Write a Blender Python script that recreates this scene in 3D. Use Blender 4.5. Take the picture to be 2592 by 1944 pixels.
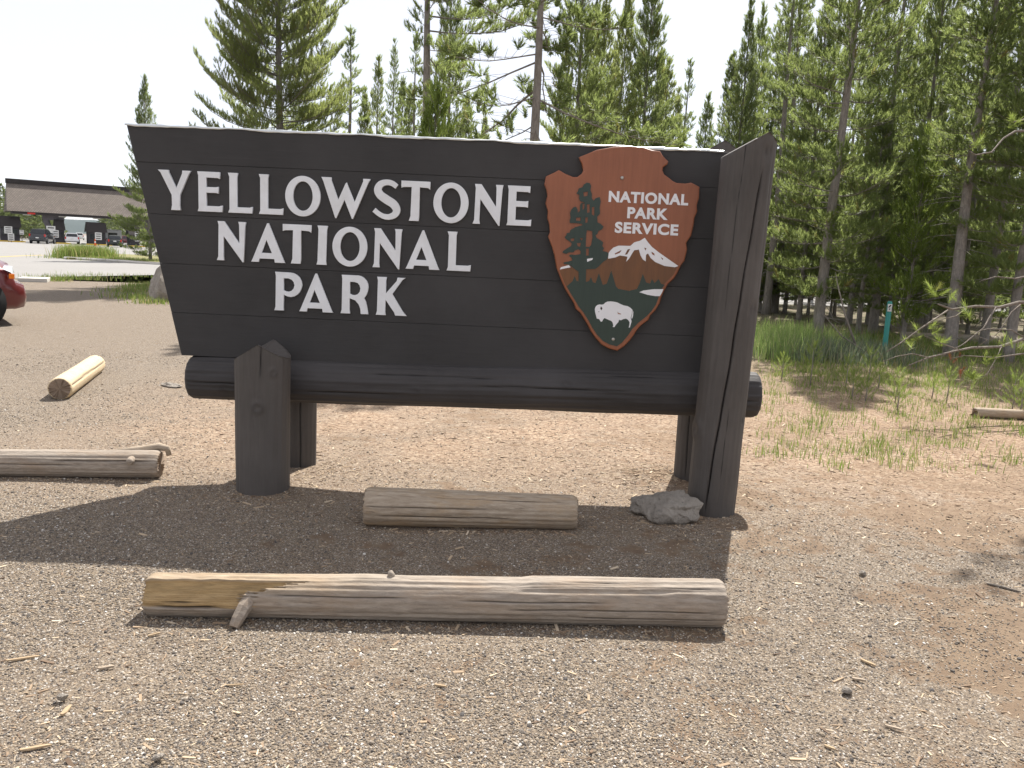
import bpy, bmesh, math, random
import numpy as np
from mathutils import Vector, Matrix, Euler

for o in list(bpy.data.objects):
    bpy.data.objects.remove(o)
SC = bpy.context.scene
COL = SC.collection
rad = math.radians

# ------------------------------------------------------------------ camera
FPX, CAM_H, PITCH, ROLL = 2097.0, 1.55, 9.0, 2.6
cam_d = bpy.data.cameras.new("camera")
cam_d.sensor_width = 36.0
cam_d.lens = 36.0 * FPX / 2592.0
cam_d.clip_start = 0.05
cam_d.clip_end = 8000.0
cam = bpy.data.objects.new("camera", cam_d)
COL.objects.link(cam)
CAM_R = Matrix.Rotation(rad(90 - PITCH), 3, 'X') @ Matrix.Rotation(rad(ROLL), 3, 'Z')
cam.matrix_world = Matrix.Translation((0, 0, CAM_H)) @ CAM_R.to_4x4()
SC.camera = cam

# ------------------------------------------------------------------ sky, sun, exposure
SUN_VEC = Vector((0.235, 0.71, 1.0)).normalized()
SUN_EL = math.asin(SUN_VEC.z)
SUN_AZ = math.atan2(SUN_VEC.x, SUN_VEC.y)
world = bpy.data.worlds.new("World")
SC.world = world
world.use_nodes = True
wn, wl = world.node_tree.nodes, world.node_tree.links
wn.clear()
w_out = wn.new('ShaderNodeOutputWorld')
w_bg = wn.new('ShaderNodeBackground')
w_sky = wn.new('ShaderNodeTexSky')
w_sky.sky_type = 'NISHITA'
w_sky.sun_disc = False
w_sky.sun_elevation = SUN_EL
w_sky.sun_rotation = SUN_AZ
w_sky.altitude = 2000.0
w_sky.air_density = 1.0
w_sky.dust_density = 3.0
w_sky.ozone_density = 1.0
w_veil = wn.new('ShaderNodeMix')                 # thin high cloud over the whole sky
w_veil.data_type = 'RGBA'
w_veil.inputs['Factor'].default_value = 0.62
w_veil.inputs['B'].default_value = (7.8, 7.5, 7.5, 1)
wl.new(w_sky.outputs[0], w_veil.inputs['A'])
wl.new(w_veil.outputs['Result'], w_bg.inputs['Color'])
w_bg.inputs['Strength'].default_value = 0.088
wl.new(w_bg.outputs[0], w_out.inputs[0])

sun_d = bpy.data.lights.new("sun", 'SUN')
sun_d.energy = 5.0
sun_d.angle = rad(0.55)
sun_d.color = (1.0, 0.955, 0.89)
sun = bpy.data.objects.new("sun", sun_d)
COL.objects.link(sun)
sun.rotation_euler = (-SUN_VEC).to_track_quat('-Z', 'Y').to_euler()
sun.location = (8, 24, 34)

vs = SC.view_settings
vs.view_transform = 'Standard'
vs.look = 'None'
vs.exposure = 0.90
vs.gamma = 1.0
vs.use_curve_mapping = False

# ------------------------------------------------------------------ placing helpers
def ray(px, py):
    return CAM_R @ Vector(((px - 1296) / FPX, -(py - 972) / FPX, -1.0))
def at(px, py, Y):                       # the point of that line of sight at the distance Y
    d = ray(px, py)
    return Vector((0, 0, CAM_H)) + d * (Y / d.y)
def gnd(px, py, z=0.0):                  # the point of that line of sight on the ground
    d = ray(px, py)
    return Vector((0, 0, CAM_H)) + d * ((z - CAM_H) / d.z)

# ------------------------------------------------------------------ object helpers
def tag(o, label=None, cat=None, group=None, kind=None):
    if label: o['label'] = label
    if cat: o['category'] = cat
    if group: o['group'] = group
    if kind: o['kind'] = kind
    return o
def empty(name, loc=(0, 0, 0), rz=0.0):
    o = bpy.data.objects.new(name, None)
    o.empty_display_size = 0.2
    o.location = loc
    o.rotation_euler = (0, 0, rz)
    COL.objects.link(o)
    return o
def new_obj(name, me, parent=None, loc=None):
    o = bpy.data.objects.new(name, me)
    COL.objects.link(o)
    if parent: o.parent = parent
    if loc is not None: o.location = loc
    return o
def npmesh(name, V, F, mats, smooth=False, fmat=None, attrs=None):
    """V (n,3); F list of arrays (m,3) / (m,4) or list of tuples"""
    me = bpy.data.meshes.new(name)
    V = np.asarray(V, dtype=np.float32).reshape(-1, 3)
    if isinstance(F, list) and len(F) and isinstance(F[0], np.ndarray) and F[0].ndim == 2:
        loops = np.concatenate([f.reshape(-1) for f in F]).astype(np.int32)
        tot = np.concatenate([np.full(len(f), f.shape[1]) for f in F]).astype(np.int32)
    else:
        loops = np.array([i for f in F for i in f], dtype=np.int32)
        tot = np.array([len(f) for f in F], dtype=np.int32)
    start = np.concatenate([[0], np.cumsum(tot)[:-1]]).astype(np.int32)
    me.vertices.add(len(V)); me.vertices.foreach_set('co', V.reshape(-1))
    me.loops.add(len(loops)); me.loops.foreach_set('vertex_index', loops)
    me.polygons.add(len(tot)); me.polygons.foreach_set('loop_start', start)
    me.polygons.foreach_set('loop_total', tot)
    if not isinstance(mats, (list, tuple)): mats = [mats]
    for m in mats: me.materials.append(m)
    if fmat is not None: me.polygons.foreach_set('material_index', np.asarray(fmat, dtype=np.int32))
    if smooth: me.polygons.foreach_set('use_smooth', np.ones(len(tot), dtype=bool))
    if attrs:
        for k, a in attrs.items():
            at_ = me.attributes.new(k, 'FLOAT', 'POINT')
            at_.data.foreach_set('value', np.asarray(a, dtype=np.float32))
    me.update(calc_edges=True)
    me.validate()
    return me

class MB:
    """collects shapes, then builds ONE mesh object"""
    def __init__(s): s.V = []; s.F = []
    def add(s, V, F):
        b = len(s.V); s.V += [tuple(v) for v in V]; s.F += [tuple(i + b for i in f) for f in F]; return s
    def box(s, c, d, rz=0.0, rx=0.0, taper=1.0):
        M = Euler((rx, 0, rz)).to_matrix()
        V = []
        for z in (-.5, .5):
            k = taper if z > 0 else 1.0
            for x, y in ((-.5, -.5), (.5, -.5), (.5, .5), (-.5, .5)):
                V.append(Vector(c) + M @ Vector((x * d[0] * k, y * d[1] * k, z * d[2])))
        return s.add(V, [(3, 2, 1, 0), (4, 5, 6, 7), (0, 1, 5, 4), (1, 2, 6, 5), (2, 3, 7, 6), (3, 0, 4, 7)])
    def tube(s, P, Rr, n=8, cap=True):
        P = [Vector(p) for p in P]
        if not hasattr(Rr, '__len__'): Rr = [Rr] * len(P)
        V = []; F = []
        prev = None
        for i, p in enumerate(P):
            t = (P[min(i + 1, len(P) - 1)] - P[max(i - 1, 0)]).normalized()
            if prev is None:
                a = t.orthogonal().normalized()
            else:
                a = (prev - t * prev.dot(t)).normalized()
            prev = a; b = t.cross(a)
            for k in range(n):
                th = 2 * math.pi * k / n
                V.append(p + (a * math.cos(th) + b * math.sin(th)) * Rr[i])
        for i in range(len(P) - 1):
            for k in range(n):
                F.append((i * n + k, i * n + (k + 1) % n, (i + 1) * n + (k + 1) % n, (i + 1) * n + k))
        if cap:
            F.append(tuple(range(n - 1, -1, -1))); F.append(tuple((len(P) - 1) * n + k for k in range(n)))
        return s.add(V, F)
    def prism(s, poly, y0, y1):           # polygon of (x, z) pushed along y
        n = len(poly)
        V = [(x, y0, z) for x, z in poly] + [(x, y1, z) for x, z in poly]
        F = [tuple(range(n)), tuple(range(2 * n - 1, n - 1, -1))]
        for i in range(n):
            j = (i + 1) % n
            F.append((j, i, n + i, n + j))
        return s.add(V, F)
    def lathe(s, prof, n=16, c=(0, 0, 0), axis='z'):
        V = []; F = []
        for r, h in prof:
            for k in range(n):
                th = 2 * math.pi * k / n
                p = (r * math.cos(th), r * math.sin(th), h)
                if axis == 'y': p = (p[0], p[2], p[1])
                if axis == 'x': p = (p[2], p[0], p[1])
                V.append((p[0] + c[0], p[1] + c[1], p[2] + c[2]))
        for i in range(len(prof) - 1):
            for k in range(n):
                F.append((i * n + k, i * n + (k + 1) % n, (i + 1) * n + (k + 1) % n, (i + 1) * n + k))
        F.append(tuple(range(n - 1, -1, -1))); F.append(tuple((len(prof) - 1) * n + k for k in range(n)))
        return s.add(V, F)
    def mesh(s, name, mat, smooth=False, bevel=0.0):
        bm = bmesh.new()
        vv = [bm.verts.new(v) for v in s.V]
        for f in s.F:
            try: bm.faces.new([vv[i] for i in f])
            except ValueError: pass
        bmesh.ops.recalc_face_normals(bm, faces=bm.faces)
        if bevel:
            bmesh.ops.bevel(bm, geom=[e for e in bm.edges if e.is_manifold and e.calc_face_angle(0) > 0.5],
                            offset=bevel, segments=2, affect='EDGES', profile=0.6)
        me = bpy.data.meshes.new(name); bm.to_mesh(me); bm.free()
        for m in (mat if isinstance(mat, (list, tuple)) else [mat]): me.materials.append(m)
        if smooth:
            for p in me.polygons: p.use_smooth = True
        return me
    def build(s, name, mat, parent=None, smooth=False, bevel=0.0, loc=None):
        return new_obj(name, s.mesh(name, mat, smooth, bevel), parent, loc)

def copy_tree(o, parent=None):
    c = o.copy(); COL.objects.link(c); c.parent = parent
    for ch in list(o.children):
        copy_tree(ch, c)
    return c

def flat_shape(name, loops, Y, thick, mat, parent=None, bevel=0.0, res=2):
    """outline loops of (x, z) on the plane y = Y, standing `thick` proud of it towards the camera (holes allowed)"""
    cu = bpy.data.curves.new(name, 'CURVE')
    cu.dimensions = '2D'; cu.fill_mode = 'BOTH'
    cu.extrude = max(thick / 2 - bevel, 0.0002)
    if bevel: cu.bevel_depth = bevel; cu.bevel_resolution = res; cu.offset = -bevel
    for lp in loops:
        sp = cu.splines.new('POLY'); sp.points.add(len(lp) - 1); sp.use_cyclic_u = True
        for p, q in zip(sp.points, lp): p.co = (q[0], q[1], 0, 1)
    return _curve_obj(cu, name, Y, thick, mat, parent)
def _curve_obj(cu, name, Y, thick, mat, parent):
    tmp = bpy.data.objects.new(name, cu); COL.objects.link(tmp)
    bpy.context.view_layer.update()
    ev = tmp.evaluated_get(bpy.context.evaluated_depsgraph_get())
    me = bpy.data.meshes.new_from_object(ev)
    bpy.data.objects.remove(tmp); bpy.data.curves.remove(cu)
    n = len(me.vertices); co = np.empty(n * 3, np.float32); me.vertices.foreach_get('co', co); co = co.reshape(-1, 3)
    out = np.stack([co[:, 0], Y - thick / 2 - co[:, 2], co[:, 1]], 1)
    me.vertices.foreach_set('co', out.reshape(-1).astype(np.float32))
    me.materials.clear(); me.materials.append(mat); me.name = name; me.update()
    return new_obj(name, me, parent)
def px_loop(pts, sc, ox, oy, Y):
    out = []
    for x, y in pts:
        p = at(ox + x / sc, oy + y / sc, Y); out.append((p.x, p.z))
    return out

# ------------------------------------------------------------------ materials
class NT:
    def __init__(s, name):
        s.m = bpy.data.materials.new(name); s.m.use_nodes = True
        s.n = s.m.node_tree.nodes; s.l = s.m.node_tree.links
        s.p = s.n['Principled BSDF']; s.out = s.n['Material Output']
        s.tc = None
    def coord(s, kind='Object', scale=(1, 1, 1), rot=(0, 0, 0)):
        if s.tc is None: s.tc = s.n.new('ShaderNodeTexCoord')
        mp = s.n.new('ShaderNodeMapping'); mp.inputs['Scale'].default_value = scale; mp.inputs['Rotation'].default_value = rot
        s.l.new(s.tc.outputs[kind], mp.inputs['Vector']); return mp.outputs[0]
    def noise(s, vec, scale, detail=4, rough=0.55, dist=0.0):
        t = s.n.new('ShaderNodeTexNoise'); t.inputs['Scale'].default_value = scale; t.inputs['Detail'].default_value = detail
        t.inputs['Roughness'].default_value = rough; t.inputs['Distortion'].default_value = dist
        s.l.new(vec, t.inputs['Vector']); return t.outputs['Fac']
    def voro2(s, vec, scale):
        t = s.n.new('ShaderNodeTexVoronoi'); t.inputs['Scale'].default_value = scale
        s.l.new(vec, t.inputs['Vector']); return t.outputs['Color'], t.outputs['Distance']
    def voro(s, vec, scale, feature='F1', out='Distance', rnd=1.0):
        t = s.n.new('ShaderNodeTexVoronoi'); t.feature = feature; t.inputs['Scale'].default_value = scale
        t.inputs['Randomness'].default_value = rnd
        s.l.new(vec, t.inputs['Vector']); return t.outputs[out]
    def ramp(s, fac, stops, interp='LINEAR'):
        r = s.n.new('ShaderNodeValToRGB'); cr = r.color_ramp; cr.interpolation = interp
        while len(cr.elements) < len(stops): cr.elements.new(0.5)
        for e, (p, c) in zip(cr.elements, stops):
            e.position = p; e.color = (c, c, c, 1) if not hasattr(c, '__len__') else (*c, 1)
        s.l.new(fac, r.inputs['Fac']); return r.outputs['Color']
    def mix(s, fac, a, b, mode='MIX'):
        m = s.n.new('ShaderNodeMix'); m.data_type = 'RGBA'; m.blend_type = mode
        for sock, v in ((m.inputs['Factor'], fac), (m.inputs['A'], a), (m.inputs['B'], b)):
            if hasattr(v, 'links') or hasattr(v, 'is_linked'): s.l.new(v, sock)
            elif hasattr(v, '__len__'): sock.default_value = (*v, 1)
            else: sock.default_value = v
        return m.outputs['Result']
    def math(s, op, a, b=0.0, clamp=False):
        m = s.n.new('ShaderNodeMath'); m.operation = op; m.use_clamp = clamp
        for sock, v in ((m.inputs[0], a), (m.inputs[1], b)):
            if hasattr(v, 'is_linked'): s.l.new(v, sock)
            else: sock.default_value = v
        return m.outputs[0]
    def attr(s, name):
        a = s.n.new('ShaderNodeAttribute'); a.attribute_name = name; return a.outputs['Fac']
    def objrand(s):
        return s.n.new('ShaderNodeObjectInfo').outputs['Random']
    def sep(s, vec):
        x = s.n.new('ShaderNodeSeparateXYZ'); s.l.new(vec, x.inputs[0]); return x.outputs
    def bump(s, h, strength=0.5, dist=0.01):
        b = s.n.new('ShaderNodeBump'); b.inputs['Strength'].default_value = strength; b.inputs['Distance'].default_value = dist
        s.l.new(h, b.inputs['Height']); s.l.new(b.outputs[0], s.p.inputs['Normal']); return b.outputs[0]
    def done(s, color=None, rough=0.7, metal=0.0, spec=0.5):
        if color is not None:
            if hasattr(color, 'is_linked'): s.l.new(color, s.p.inputs['Base Color'])
            else: s.p.inputs['Base Color'].default_value = (*color, 1)
        if hasattr(rough, 'is_linked'): s.l.new(rough, s.p.inputs['Roughness'])
        else: s.p.inputs['Roughness'].default_value = rough
        s.p.inputs['Metallic'].default_value = metal
        s.p.inputs['Specular IOR Level'].default_value = spec
        return s.m

def paint(name, col, rough=0.5, metal=0.0, spec=0.5, var=0.12, scale=6.0, coat=0.0):
    t = NT(name); v = t.coord()
    f = t.noise(v, scale, 5)
    c = t.mix(f, tuple(x * (1 - var) for x in col), tuple(min(x * (1 + var), 1) for x in col))
    m = t.done(c, rough, metal, spec)
    if coat: t.p.inputs['Coat Weight'].default_value = coat; t.p.inputs['Coat Roughness'].default_value = 0.05
    return m
def hang(o, e):                            # parent a mesh whose vertices are already in world coordinates
    o.parent = e
    o.matrix_parent_inverse = (Matrix.Translation(e.location) @ e.rotation_euler.to_matrix().to_4x4()).inverted()
    return o

# ---- ground
def m_ground():
    t = NT('gravel_ground'); v = t.coord()
    X, Yc, Z = t.sep(v)
    big = t.noise(v, 1.1, 3, 0.6); mid = t.noise(v, 6.0, 3, 0.65); fine = t.noise(v, 70.0, 2, 0.7)
    dirt = t.mix(t.ramp(mid, [(0.3, 0.0), (0.7, 1.0)]), (0.150, 0.104, 0.068), (0.250, 0.184, 0.122))
    dirt = t.mix(t.math('MULTIPLY', fine, 0.5), dirt, (0.115, 0.082, 0.060))
    # gravel: stones about 6 mm
    vc, vd = t.voro2(v, 165.0)
    stone = t.ramp(t.sep(vc)[0], [(0.0, (0.070, 0.064, 0.060)), (0.3, (0.155, 0.134, 0.112)), (0.55, (0.240, 0.198, 0.152)), (0.75, (0.31, 0.246, 0.172)), (0.92, (0.40, 0.36, 0.30)), (1.0, (0.62, 0.60, 0.56))])
    stone = t.mix(1.0, stone, t.ramp(vd, [(0.35, 1.0), (0.75, 0.5)]), 'MULTIPLY')
    gm = t.math('ADD', t.math('MULTIPLY', X, -0.07), t.math('MULTIPLY', big, 1.3))
    gm = t.ramp(t.math('ADD', gm, t.math('MULTIPLY', mid, 0.9)), [(0.90, 0.0), (1.12, 1.0)])
    c = t.mix(t.math('MULTIPLY', gm, 0.7), dirt, stone)
    # wood chip mulch behind and beside the sign
    ch, cd = t.voro2(t.coord(scale=(1, 2.2, 1), rot=(0, 0, 0.5)), 42.0)
    chip = t.ramp(t.sep(ch)[1], [(0.0, (0.14, 0.082, 0.052)), (0.4, (0.27, 0.17, 0.105)), (0.75, (0.40, 0.285, 0.19)), (1.0, (0.55, 0.44, 0.32))])
    mx = t.math('MULTIPLY', t.math('ADD', X, 4.2), 0.5, True)
    my = t.math('MULTIPLY', t.math('SUBTRACT', Yc, 4.3), 0.45, True)
    far = t.math('SUBTRACT', 1.0, t.math('MULTIPLY', t.math('SUBTRACT', Yc, 13.0), 0.2, True))
    mm = t.math('MULTIPLY', t.math('MULTIPLY', mx, my), far)
    mm = t.math('MULTIPLY', mm, t.ramp(big, [(0.3, 0.3), (0.62, 1.0)]))
    c = t.mix(t.math('MULTIPLY', mm, 0.7), c, chip)
    # litter and moss of the forest floor
    ff = t.math('MULTIPLY', t.math('MULTIPLY', t.math('SUBTRACT', Yc, 9.0), 0.13, True), t.math('MULTIPLY', X, 0.3, True))
    litter = t.mix(t.ramp(t.math('ADD', t.math('MULTIPLY', big, 0.5), t.math('MULTIPLY', mid, 0.5)), [(0.42, 0.0), (0.58, 1.0)]), (0.17, 0.13, 0.095), (0.10, 0.115, 0.045))
    litter = t.mix(t.math('MULTIPLY', fine, 0.6), litter, (0.22, 0.175, 0.13))
    c = t.mix(ff, c, litter)
    t.bump(t.math('ADD', t.math('MULTIPLY', vd, -0.6), fine), 0.7, 0.008)
    return t.done(c, 0.92, 0, 0.2)
M = {}
M['ground'] = m_ground()

def m_asphalt():
    t = NT('asphalt'); v = t.coord()
    a = t.noise(v, 0.25, 5, 0.6); b = t.noise(v, 40, 3, 0.7)
    c = t.mix(a, (0.215, 0.208, 0.197), (0.29, 0.28, 0.265))
    c = t.mix(t.math('MULTIPLY', b, 0.5), c, (0.19, 0.18, 0.17))
    t.bump(b, 0.3, 0.01)
    return t.done(c, 0.85, 0, 0.3)
M['asphalt'] = m_asphalt()

def m_stain(name, dark, light, axis):      # stained or painted wood with grain along one axis
    t = NT(name)
    sc = {'x': (1.2, 14, 14), 'z': (14, 14, 1.2)}[axis]
    v = t.coord(scale=sc); g = t.noise(v, 4.0, 8, 0.7, 0.6)
    w = t.noise(t.coord(), 1.3, 5, 0.6)
    c = t.mix(t.ramp(g, [(0.32, 0.0), (0.7, 1.0)]), dark, light)
    c = t.mix(t.ramp(w, [(0.35, 0.0), (0.72, 0.75)]), c, tuple(x * 1.4 for x in light))
    sf = t.noise(t.coord(scale=tuple(0.45 if q < 5 else q * 4 for q in sc)), 3.0, 4, 0.7, 0.1)
    c = t.mix(t.ramp(sf, [(0.64, 0.0), (0.74, 0.45)]), c, tuple(x * 2.1 for x in light))
    c = t.mix(t.ramp(sf, [(0.26, 0.5), (0.36, 0.0)]), c, tuple(x * 0.5 for x in dark))
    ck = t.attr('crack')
    c = t.mix(ck, c, (0.006, 0.005, 0.005))  # shade inside the cracks, painted dark into the wood colour
    t.bump(t.math('ADD', g, t.math('MULTIPLY', t.noise(v, 16, 4, 0.7), 0.4)), 0.35, 0.004)
    return t.done(c, t.ramp(g, [(0.2, 0.62), (0.8, 0.82)]), 0, 0.4)
M['board'] = m_stain('stained_board', (0.0265, 0.0252, 0.0250), (0.041, 0.0392, 0.0395), 'x')
M['post'] = m_stain('stained_post', (0.050, 0.044, 0.039), (0.082, 0.073, 0.067), 'z')
M['rail'] = m_stain('stained_rail', (0.030, 0.027, 0.026), (0.052, 0.048, 0.048), 'x')

def m_letter():
    t = NT('letter_paint'); v = t.coord()
    f = t.noise(v, 9, 6, 0.65); g = t.noise(t.coord(scale=(2, 20, 20)), 6, 5)
    c = t.mix(t.ramp(f, [(0.35, 0.0), (0.75, 1.0)]), (0.77, 0.79, 0.82), (0.67, 0.68, 0.69))
    t.bump(g, 0.15, 0.002)
    return t.done(c, 0.55, 0, 0.4)
M['letter'] = m_letter()

def m_emblem(name, a, b, rough=0.38):
    t = NT(name)
    g = t.noise(t.coord(scale=(16, 16, 1.0)), 3.0, 7, 0.65, 0.4); w = t.noise(t.coord(), 3.0, 4)
    c = t.mix(t.ramp(g, [(0.3, 0.0), (0.72, 1.0)]), a, b)
    c = t.mix(t.ramp(w, [(0.4, 0.0), (0.75, 0.4)]), c, tuple(x * 1.3 for x in b))
    t.bump(g, 0.2, 0.003)
    return t.done(c, rough, 0, 0.5)
M['em_brown'] = m_emblem('emblem_brown', (0.215, 0.068, 0.028), (0.285, 0.096, 0.042))
M['em_hill'] = m_emblem('emblem_foothill', (0.105, 0.042, 0.014), (0.165, 0.064, 0.018))
M['em_green'] = m_emblem('emblem_green', (0.014, 0.030, 0.023), (0.022, 0.042, 0.032))
M['em_white'] = paint('emblem_white', (0.76, 0.76, 0.78), 0.5)
M['em_mark'] = paint('emblem_mark', (0.05, 0.03, 0.03), 0.6)
M['steel'] = paint('flashing_metal', (0.62, 0.64, 0.64), 0.34, 0.85, 0.5, 0.15, 14)
M['screw'] = paint('screw_metal', (0.42, 0.40, 0.37), 0.45, 0.9)

def m_log(name, grey_a, grey_b, warm, fresh):
    t = NT(name); v = t.coord()
    g = t.noise(t.coord(scale=(3.0, 20, 20)), 3.0, 8, 0.75, 0.3)
    w = t.noise(t.coord(scale=(1.4, 5, 5)), 2.2, 6, 0.7, 0.2)
    c = t.mix(t.ramp(g, [(0.3, 0.0), (0.7, 1.0)]), grey_a, grey_b)
    c = t.mix(t.ramp(w, [(0.48, 0.0), (0.72, 0.6)]), c, warm)
    fr = t.mix(t.ramp(g, [(0.3, 0.0), (0.7, 1.0)]), tuple(x * 0.5 for x in fresh), fresh)
    c = t.mix(t.attr('fresh'), c, fr)
    line = t.noise(t.coord(scale=(2.2, 45, 45)), 2.0, 3, 0.6, 0.2)
    c = t.mix(t.ramp(line, [(0.66, 0.0), (0.71, 0.5)]), c, (0.07, 0.05, 0.04))
    c = t.mix(t.attr('crack'), c, (0.025, 0.018, 0.014))  # log cracks coloured dark to stand in for the shade within them
    t.bump(t.math('ADD', g, t.math('MULTIPLY', t.noise(v, 90, 3), 0.3)), 0.55, 0.006)
    return t.done(c, 0.82, 0, 0.25)
M['log_grey'] = m_log('weathered_log', (0.19, 0.158, 0.128), (0.40, 0.345, 0.285), (0.29, 0.205, 0.135), (0.50, 0.345, 0.17))
M['log_warm'] = m_log('damp_log', (0.24, 0.185, 0.13), (0.46, 0.385, 0.30), (0.38, 0.24, 0.11), (0.5, 0.35, 0.16))
M['log_yellow'] = m_log('fresh_log', (0.48, 0.37, 0.23), (0.66, 0.55, 0.38), (0.54, 0.40, 0.23), (0.7, 0.55, 0.3))
M['log_cut'] = paint('cut_log_end', (0.23, 0.175, 0.13), 0.85, 0, 0.2, 0.4, 25)

def m_rock():
    t = NT('rough_rock'); v = t.coord()
    a = t.noise(v, 6, 7, 0.65); b = t.noise(v, 45, 5, 0.7); vv = t.voro(v, 22)
    c = t.mix(t.ramp(a, [(0.3, 0.0), (0.7, 1.0)]), (0.25, 0.222, 0.190), (0.45, 0.405, 0.35))
    c = t.mix(t.ramp(b, [(0.55, 0.0), (0.72, 0.6)]), c, (0.14, 0.13, 0.12))
    t.bump(t.math('ADD', b, t.math('MULTIPLY', vv, 0.5)), 1.0, 0.03)
    return t.done(c, 0.9, 0, 0.2)
M['rock'] = m_rock()

# ------------------------------------------------------------------ ground sheet
def gh(x, y):                               # gentle unevenness of the ground, metres
    x = np.asarray(x, float); y = np.asarray(y, float)
    n = 0.008 * np.sin(1.9 * x + 0.7 * y) * np.cos(2.3 * y - 0.4 * x) + 0.005 * np.sin(5.1 * x + 1.0) * np.sin(4.3 * y + 2.0)
    f = np.clip((14 - np.hypot(x, y)) / 6, 0, 1)
    m = 0.05 * np.exp(-(((x - 1.15) / 0.45) ** 2 + ((y - 5.75) / 0.35) ** 2)) + 0.025 * np.exp(-(((x + 1.45) / 0.5) ** 2 + ((y - 5.2) / 0.5) ** 2))
    return n * f + m
def axis_pts(lim, near, d0):
    a = [0.0]; d = d0
    while a[-1] < lim:
        if a[-1] > near: d *= 1.22
        a.append(a[-1] + d)
    return a
xs = axis_pts(2500, 8, 0.12); xs = np.array([-x for x in xs[:0:-1]] + xs)
ys = axis_pts(3500, 12, 0.12); ys = np.array([-y for y in axis_pts(400, 2, 0.4)[:0:-1]] + ys)
GX, GY = np.meshgrid(xs, ys)
GV = np.stack([GX.ravel(), GY.ravel(), gh(GX, GY).ravel()], 1)
nx, ny = len(xs), len(ys)
ii = (np.arange(ny - 1)[:, None] * nx + np.arange(nx - 1)[None, :]).ravel()
GF = np.stack([ii, ii + 1, ii + nx + 1, ii + nx], 1)
ground = new_obj('ground', npmesh('ground', GV, [GF], M['ground'], smooth=True))
tag(ground, 'tan gravel and wood chip ground running back to the forest', None, None, 'structure')

# ------------------------------------------------------------------ logs and posts by displaced cylinder
def cyl_log(name, p0, p1, r0, r1, seed, mat, cap_mat, ns=72, nl=90, wob=0.05, rip=0.0007, cracks=(), knots=(), facets=0.0, flat_top=None, fresh=None, ref=(0, 0, 1), bend=0.0, ragged=0.0, parent=None, bury=0.0):
    """a round timber: angle 0 looks along ref, 90 degrees along axis x ref"""
    rng = np.random.default_rng(seed)
    p0 = np.array(p0, float); p1 = np.array(p1, float)
    ax = p1 - p0; L = np.linalg.norm(ax); ax /= L
    a = np.array(ref, float); a -= ax * a.dot(ax); a /= np.linalg.norm(a); b = np.cross(ax, a)
    u = np.linspace(0, 1, nl - 6); e_ = np.array([0.004, 0.011, 0.022]) / L; u = np.sort(np.concatenate([u, e_, 1 - e_])); th = np.linspace(0, 2 * np.pi, ns, endpoint=False)
    U, T = np.meshgrid(u, th, indexing='ij')
    R = r0 + (r1 - r0) * U
    d = np.zeros_like(R)
    for k in range(9):
        d += rng.normal() * np.sin(rng.uniform(1, 7) * U * L * 2 + rng.integers(1, 5) * T + rng.uniform(0, 6.28)) / 9
    R = R * (1 + wob * d)
    for k in range(6):
        R += rip * np.sin(rng.integers(9, 30) * T + rng.uniform(0, 6.28) + 2 * np.sin(rng.uniform(1, 3) * U * L + k))
    if facets: R *= 1 + facets * np.cos(6 * T + 0.6)
    end_d = np.minimum(U, 1 - U) * L
    R = R * (1 - 0.13 * np.exp(-end_d / 0.010))
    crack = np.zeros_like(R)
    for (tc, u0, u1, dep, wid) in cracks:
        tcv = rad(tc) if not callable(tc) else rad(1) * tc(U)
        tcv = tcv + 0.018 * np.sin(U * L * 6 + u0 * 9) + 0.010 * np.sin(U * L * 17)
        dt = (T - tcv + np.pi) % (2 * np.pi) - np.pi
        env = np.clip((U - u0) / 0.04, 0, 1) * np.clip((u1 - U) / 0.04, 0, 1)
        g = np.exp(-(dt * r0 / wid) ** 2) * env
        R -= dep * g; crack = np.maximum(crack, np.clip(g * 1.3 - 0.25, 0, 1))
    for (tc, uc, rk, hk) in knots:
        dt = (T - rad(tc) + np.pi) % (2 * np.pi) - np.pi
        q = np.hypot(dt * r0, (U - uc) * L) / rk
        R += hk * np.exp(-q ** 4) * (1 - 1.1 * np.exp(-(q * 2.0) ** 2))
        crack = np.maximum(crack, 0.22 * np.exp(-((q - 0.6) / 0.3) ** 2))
    fr = np.zeros_like(R)
    if fresh is not None:
        R, fr = fresh(R, U, T, fr)
    cen = p0 + U[..., None] * (p1 - p0) + (bend * np.sin(np.pi * U))[..., None] * a
    rag = np.zeros_like(R)
    if ragged:
        e = np.array([rng.normal() for _ in range(ns)]) * ragged
        rag[0] = e; rag[-1] = np.roll(e, 7)
    V = cen + R[..., None] * (np.cos(T)[..., None] * a + np.sin(T)[..., None] * b) + rag[..., None] * ax
    V = V.reshape(-1, 3)
    if flat_top is not None: V = flat_top(V)
    i = np.arange(nl - 1)[:, None] * ns; k = np.arange(ns)[None, :]
    F = np.stack([i + k, i + (k + 1) % ns, i + ns + (k + 1) % ns, i + ns + k], -1).reshape(-1, 4)
    n0 = len(V)
    caps = [V[:ns].mean(0), V[(nl - 1) * ns:nl * ns].mean(0)]
    # ring inside each end so that the end reads as a cut face
    V = np.concatenate([V, np.array(caps)])
    kk = np.arange(ns); k2 = (kk + 1) % ns
    c0 = np.stack([np.full(ns, n0), k2, kk], 1); c1 = np.stack([np.full(ns, n0 + 1), (nl - 1) * ns + kk, (nl - 1) * ns + k2], 1)
    fm = np.concatenate([np.zeros(len(F)), np.ones(2 * ns)])
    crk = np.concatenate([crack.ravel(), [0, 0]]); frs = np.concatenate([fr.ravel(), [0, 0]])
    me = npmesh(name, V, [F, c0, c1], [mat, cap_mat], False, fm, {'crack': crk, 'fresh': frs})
    sm = np.concatenate([np.ones(len(F), bool), np.zeros(2 * ns, bool)])
    me.polygons.foreach_set('use_smooth', sm)
    return new_obj(name, me, parent)

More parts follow.
